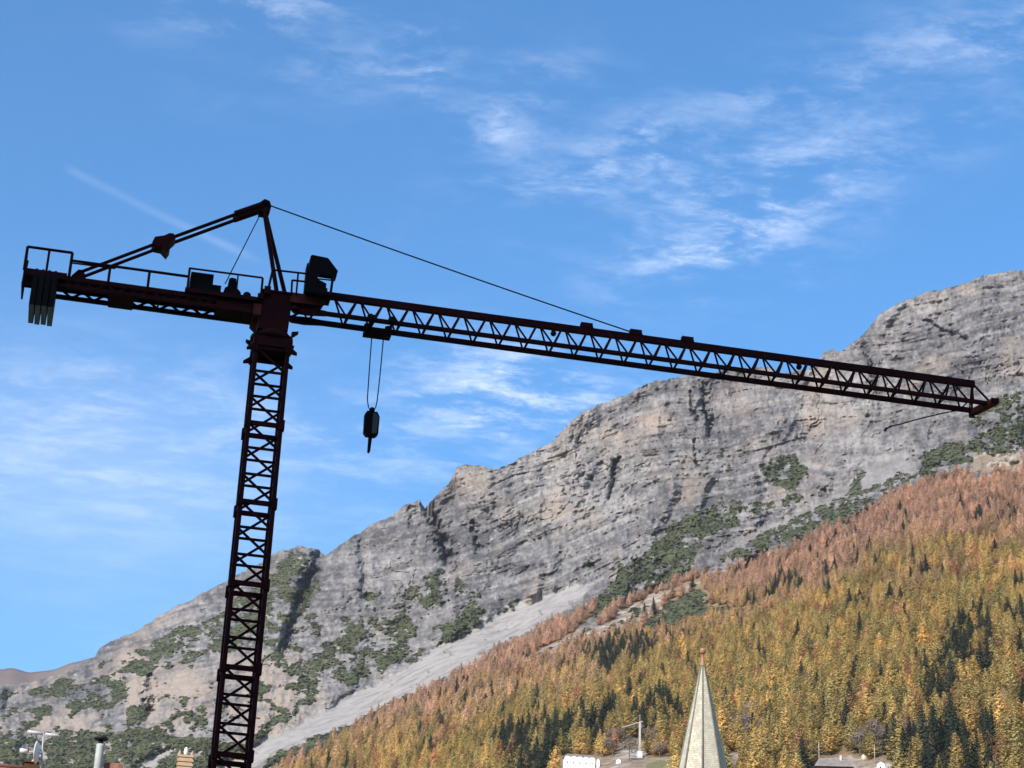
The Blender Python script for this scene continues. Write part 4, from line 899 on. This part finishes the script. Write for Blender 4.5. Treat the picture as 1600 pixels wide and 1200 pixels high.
# ------------------------------------------------------------------ church
def spire_stone():
    m = mat('spire_stone', (.62, .56, .43), .9, .1); nt = m.node_tree; b = nt.nodes['Principled BSDF']; N, Lk = nt.nodes, nt.links
    tcn = N.new('ShaderNodeTexCoord'); sp = N.new('ShaderNodeSeparateXYZ'); Lk.new(tcn.outputs['Object'], sp.inputs[0])
    an_ = N.new('ShaderNodeMath'); an_.operation = 'ADD'; Lk.new(sp.outputs[0], an_.inputs[0]); Lk.new(sp.outputs[1], an_.inputs[1])
    cb = N.new('ShaderNodeCombineXYZ'); Lk.new(an_.outputs[0], cb.inputs[0]); Lk.new(sp.outputs[2], cb.inputs[1])
    br = N.new('ShaderNodeTexBrick'); Lk.new(cb.outputs[0], br.inputs['Vector']); br.inputs['Scale'].default_value = 1.0; br.inputs['Brick Width'].default_value = .42; br.inputs['Row Height'].default_value = .19; br.inputs['Mortar Size'].default_value = .016
    br.inputs['Color1'].default_value = (.70, .65, .52, 1); br.inputs['Color2'].default_value = (.56, .52, .41, 1); br.inputs['Mortar'].default_value = (.34, .31, .25, 1); br.inputs['Bias'].default_value = -.1
    nz = N.new('ShaderNodeTexNoise'); nz.inputs['Scale'].default_value = 1.7; nz.inputs['Detail'].default_value = 6; Lk.new(tcn.outputs['Object'], nz.inputs['Vector'])
    mr = N.new('ShaderNodeMapRange'); Lk.new(nz.outputs[0], mr.inputs[0]); mr.inputs[1].default_value = .38; mr.inputs[2].default_value = .75
    mx = N.new('ShaderNodeMix'); mx.data_type = 'RGBA'; Lk.new(mr.outputs[0], mx.inputs[0]); Lk.new(br.outputs[0], mx.inputs[6]); mx.inputs[7].default_value = (.40, .38, .31, 1)
    Lk.new(mx.outputs[2], b.inputs['Base Color'])
    bp = N.new('ShaderNodeBump'); bp.inputs['Strength'].default_value = .3; bp.inputs['Distance'].default_value = .02; Lk.new(br.outputs[0], bp.inputs['Height']); Lk.new(bp.outputs[0], b.inputs['Normal'])
    return m
M_SPIRE = spire_stone(); M_RIB = noisy(mat('rib_stone', (.24, .23, .175), .9, .1), (.16, .155, .12), 2.0); M_COP = noisy(mat('copper_tip', (.46, .24, .14), .6, .3), (.34, .17, .10), 5.0)
RC = 165.0
tip = at_r(1098, 1040, RC); lowp = at_r(1098.5, 1200, RC); gzc = ground_z(tip[0], tip[1])
church = empty('church', (tip[0], tip[1], gzc), math.atan2(-tip[0], tip[1]), label='church with slender pale stone spire and copper ball finial', category='church')
zt_ = tip[2] - gzc; zl = lowp[2] - gzc; pxm = RC * 1.035 / FPX
rl_ = 33.5 * pxm / math.cos(PI / 8) * 1.0; rt_ = 3.0 * pxm; slope = (rl_ - rt_) / (zt_ - zl); zb0 = zl - 3.2; rb0 = rl_ + slope * 3.2
def octo(r, z, ph=0.0): return [(r * math.sin(k * PI / 4 + ph), -r * math.cos(k * PI / 4 + ph), z) for k in range(8)]
for k in range(8):                        # eight stone faces, ribs on the edges between
    a, b_ = octo(rb0, zb0), octo(rt_, zt_); n = (k + 1) % 8
    spf = MB().add([a[k], a[n], b_[n], b_[k], (0, 0, zb0), (0, 0, zt_)], [(0, 1, 2, 3), (1, 0, 4), (3, 2, 5), (0, 3, 5, 4), (2, 1, 4, 5)]).build('spire_face', M_SPIRE, church)
    MB().tube([a[k], b_[k]], .105, 6, True, .05).build('spire_rib', M_RIB, spf, True)
MB().lathe([(rt_ + .05, -.1), (rt_ + .03, .05), (.11, .7), (.08, 1.0), (.12, 1.02)], 12, (0, 0, zt_)).build('finial_stem', M_COP, church, True)
MB().lathe([(.10, 0), (.22, .06), (.235, .26), (.20, .42), (.10, .48)], 14, (0, 0, zt_ + 1.0)).build('finial_ball', M_COP, church, True)
bar('finial_arm', (-.36, 0, zt_ + 1.1), (.36, 0, zt_ + 1.1), .03, church).data = mesh('finial_arm', _u.V, _u.F, M_COP)
tw_ = rb0 * .98
tower = MB().box(-tw_, tw_, -tw_, tw_, -2, zb0).build('tower', M_SPIRE, church)
MB().box(-tw_ - .2, tw_ + .2, -tw_ - .2, tw_ + .2, zb0 - .35, zb0 - .003).build('cornice', M_RIB, tower)
for sx_, sy_ in ((0, -1), (0, 1), (1, 0), (-1, 0)):
    prof_ = [(-.55, zb0 - 4.2), (.55, zb0 - 4.2), (.55, zb0 - 2.2), (.40, zb0 - 1.85), (0, zb0 - 1.65), (-.40, zb0 - 1.85), (-.55, zb0 - 2.2)]
    o = MB().prism(prof_, -tw_ - .01, -tw_ + .2).build('belfry_opening', M_BLACK, tower); o.rotation_euler = (0, 0, math.atan2(sx_, -sy_))
nv = MB().prism([(-5, -2), (5, -2), (5, 7), (0, 12), (-5, 7)], tw_ + .01, tw_ + 20).build('nave', M_PLAS, church)
MB().prism([(-5.5, 6.6), (0, 12.1), (5.5, 6.6), (5.5, 6.95), (0, 12.5), (-5.5, 6.95)], tw_ + .01, tw_ + 20.4).build('nave_roof', M_RIB, nv)

# ------------------------------------------------------------------ foot of the wood
def on_slope(u, v):
    k = int(np.clip(np.searchsorted(us, u), 1, len(us) - 1)); col = V[:, k]; j = int(np.argmin(np.abs(col - v))); return Pm[j, k].copy()
M_WALLW = noisy(mat('white_render', (.86, .86, .84), .8, .2), (.80, .80, .78), .3); M_GROOF = noisy(mat('slate_roof', (.17, .15, .14), .85, .15), (.24, .21, .19), .4, .35, .65)
P = on_slope(905, 1212); pm_ = float(np.hypot(P[0], P[1])) * 1.04 / FPX
wb = empty('white_building', tuple(P), math.atan2(-P[0], P[1]) + .12, label='brilliant white building with scalloped arches under its eaves at the foot of the wood', category='building')
HB = (1212 - 1183.5) * pm_ * 1.02; WB = 23.5 * pm_; lobes = 5
pr = [(-WB, -3), (WB, -3)]
for k in range(lobes - 1, -1, -1):
    c_ = -WB + (2 * k + 1) * WB / lobes; r_ = WB / lobes
    pr += [(c_ + r_ * math.cos(t_), HB - .9 + .9 * math.sin(t_)) for t_ in np.linspace(0.08, PI - .08, 7)]
wob = MB().prism(pr, -.3, 7).build('wall', M_WALLW, wb)
for k in range(lobes): MB().box(-WB + (2 * k + 1) * WB / lobes - .35, -WB + (2 * k + 1) * WB / lobes + .35, -.36, -.25, HB - 4.2, HB - 3.2).build('window', M_WIN, wob)
rfw = MB().prism([(-WB - .6, HB + .05), (WB + .6, HB + .05), (WB - 1.5, HB + 1.6), (-WB + 1.5, HB + 1.6)], .6, 7.6).build('roof', M_GROOF, wb)
for k in range(lobes + 1): MB().box(-WB + 2 * k * WB / lobes - .12, -WB + 2 * k * WB / lobes + .12, -.5, .7, HB - .5, HB + .02).build('rafter_end', M_GROOF, rfw)
def hut(label, u, v, wpx, hpx, name='hut', roof=True, m=M_WALLW):
    P = on_slope(u, v); q = float(np.hypot(P[0], P[1])) * 1.04 / FPX; w, h = wpx * q / 2, hpx * q
    e = empty(name, tuple(P), math.atan2(-P[0], P[1]), label=label, category=name.replace('_', ' '))
    MB().prism([(-w, -1.5), (w, -1.5), (w, h * .78), (0, h) if roof else (w, h * .8), (-w, h * .78)], 0, w * 2).build('wall', m, e)
    MB().prism([(-w - .25, h * .76), (0, h + .05), (w + .25, h * .76), (w + .25, h * .76 + .18), (0, h + .28), (-w - .25, h * .76 + .18)], -.2, w * 2 + .2).build('roof', M_GROOF, e)
    MB().box(-w * .35, w * .1, -.06, .02, h * .25, h * .6).build('window', M_WIN, e); return e
hut('narrow white hut just right of the white arched building', 933, 1199, 4.5, 14)
hut('tiny white shed on the slope between white building and small crane', 965, 1193, 7, 7)
hut('small white house with dark window near the bottom right', 1376, 1209, 12, 19, 'house')
# long low roof
P = on_slope(1303, 1215); q = float(np.hypot(P[0], P[1])) * 1.04 / FPX
lh = empty('house', tuple(P), math.atan2(-P[0], P[1]) + .1, label='long low house with wide grey roof among the trees', category='house')
w = 30 * q; hz_ = 33 * q
wl2 = MB().box(-w + 1, w - 1, 0, 8, -2, hz_ * .5).build('wall', M_WOODB, lh)
for k in range(6): MB().box(-w + 2 + k * 2.9, -w + 3.6 + k * 2.9, -.05, .02, 0.5, hz_ * .4).build('window', M_WIN, wl2)
r2 = MB().add([(-w, -1.2, hz_ * .5), (w, -1.2, hz_ * .5), (w - 3, 4, hz_), (-w + 3, 4, hz_), (w, 9.2, hz_ * .5), (-w, 9.2, hz_ * .5)], [(0, 1, 2, 3), (3, 2, 4, 5), (0, 3, 5), (1, 4, 2), (0, 5, 4, 1)]).build('roof', M_GROOF, lh)
MB().box(3.2, 4.2, 2.6, 3.6, hz_ * .7, hz_ * 1.12).build('chimney', M_PLAS, r2)
# white tank
P = on_slope(1350, 1186); q = float(np.hypot(P[0], P[1])) * 1.04 / FPX
tk = MB().lathe([(4.6 * q, -1), (4.6 * q, 2.2 * q), (4.2 * q, 5 * q), (2.8 * q, 7.2 * q), (.8 * q, 8.1 * q)], 20).build('dome_tank', M_PLAS, None, True, label='small pale domed tank above the grey roof', category='tank'); tk.location = tuple(P)
MB().lathe([(.8 * q, 0), (.7 * q, 1.0 * q)], 10, (0, 0, 8.0 * q)).build('vent', M_STEEL, tk)
def pole(label, u, v0, v1):
    P = on_slope(u, v1); q = float(np.hypot(P[0], P[1])) * 1.04 / FPX; h = (v1 - v0) * q
    o = MB().tube([(0, 0, -1), (0, 0, h)], .24, 8, True, .16).build('utility_pole', M_PPOLE, None, True, label=label, category='pole'); o.location = tuple(P)
    MB().lathe([(.2, 0), (.22, .1), (.1, .25)], 8, (0, 0, h - .05)).build('pole_cap', M_PPOLE, o); return o
M_PPOLE = noisy(mat('grey_pole', (.42, .40, .37), .85, .1), (.34, .32, .30), 1.0)
pole('pale grey pole rising beside the long grey roof', 1279, 1160, 1200)
pole('pale grey pole just left of the small white house', 1367, 1163, 1192)
pole('grey pole among bare trees right of the spire', 1158, 1138, 1172)
# small pale crane on the slope
P = on_slope(999, 1184); q = float(np.hypot(P[0], P[1])) * 1.04 / FPX
M_PALE = noisy(mat('pale_crane_paint', (.42, .41, .38), .7, .2), (.34, .33, .31), .5)
sc_ = empty('small_crane', tuple(P), 0, label='small pale self erecting crane standing at the edge of the wood', category='crane')
zt2 = 56 * q
MB().box(-1.5, 1.5, -1.5, 1.5, -1, 3.4).build('base', M_WALLW, sc_)
mo = MB().box(-.55, .55, -.55, -.42, 3.4, zt2).build('mast', M_PALE, sc_); MB().box(-.55, .55, .42, .55, 3.4, zt2).build('mast_face', M_PALE, mo)
for k in range(12):
    z = 3.6 + k * (zt2 - 4) / 12; bz = (zt2 - 4) / 12
    MB().tube([(-.5, -.5, z), (-.5, .5, z + bz)], .1, 4).build('brace', M_PALE, mo); MB().tube([(.5, -.5, z), (.5, .5, z + bz)], .1, 4).build('brace', M_PALE, mo)
jd = Vector((-.66, .75, 0)).normalized(); pr_ = Vector((-jd.y, jd.x, 0))
jm = MB()
jm.tube([(0, 0, zt2), tuple(jd * 14.5 + Vector((0, 0, zt2 - .6)))], .30, 5); jb = jm.build('jib', M_PALE, sc_)
jm = MB(); jm.tube([(0, 0, zt2 - .2), tuple(-jd * 2 + Vector((0, 0, zt2)))], .5, 5); jm.build('counter_jib', M_PALE, sc_)
MB().tube([(0, 0, zt2), (0, 0, zt2 + 4.5)], .16, 6).build('mast_head', M_PALE, sc_)
MB().tube([(0, 0, zt2 + 4.4), tuple(jd * 10 + Vector((0, 0, zt2)))], .06, 4).build('stay', M_PALE, jb)
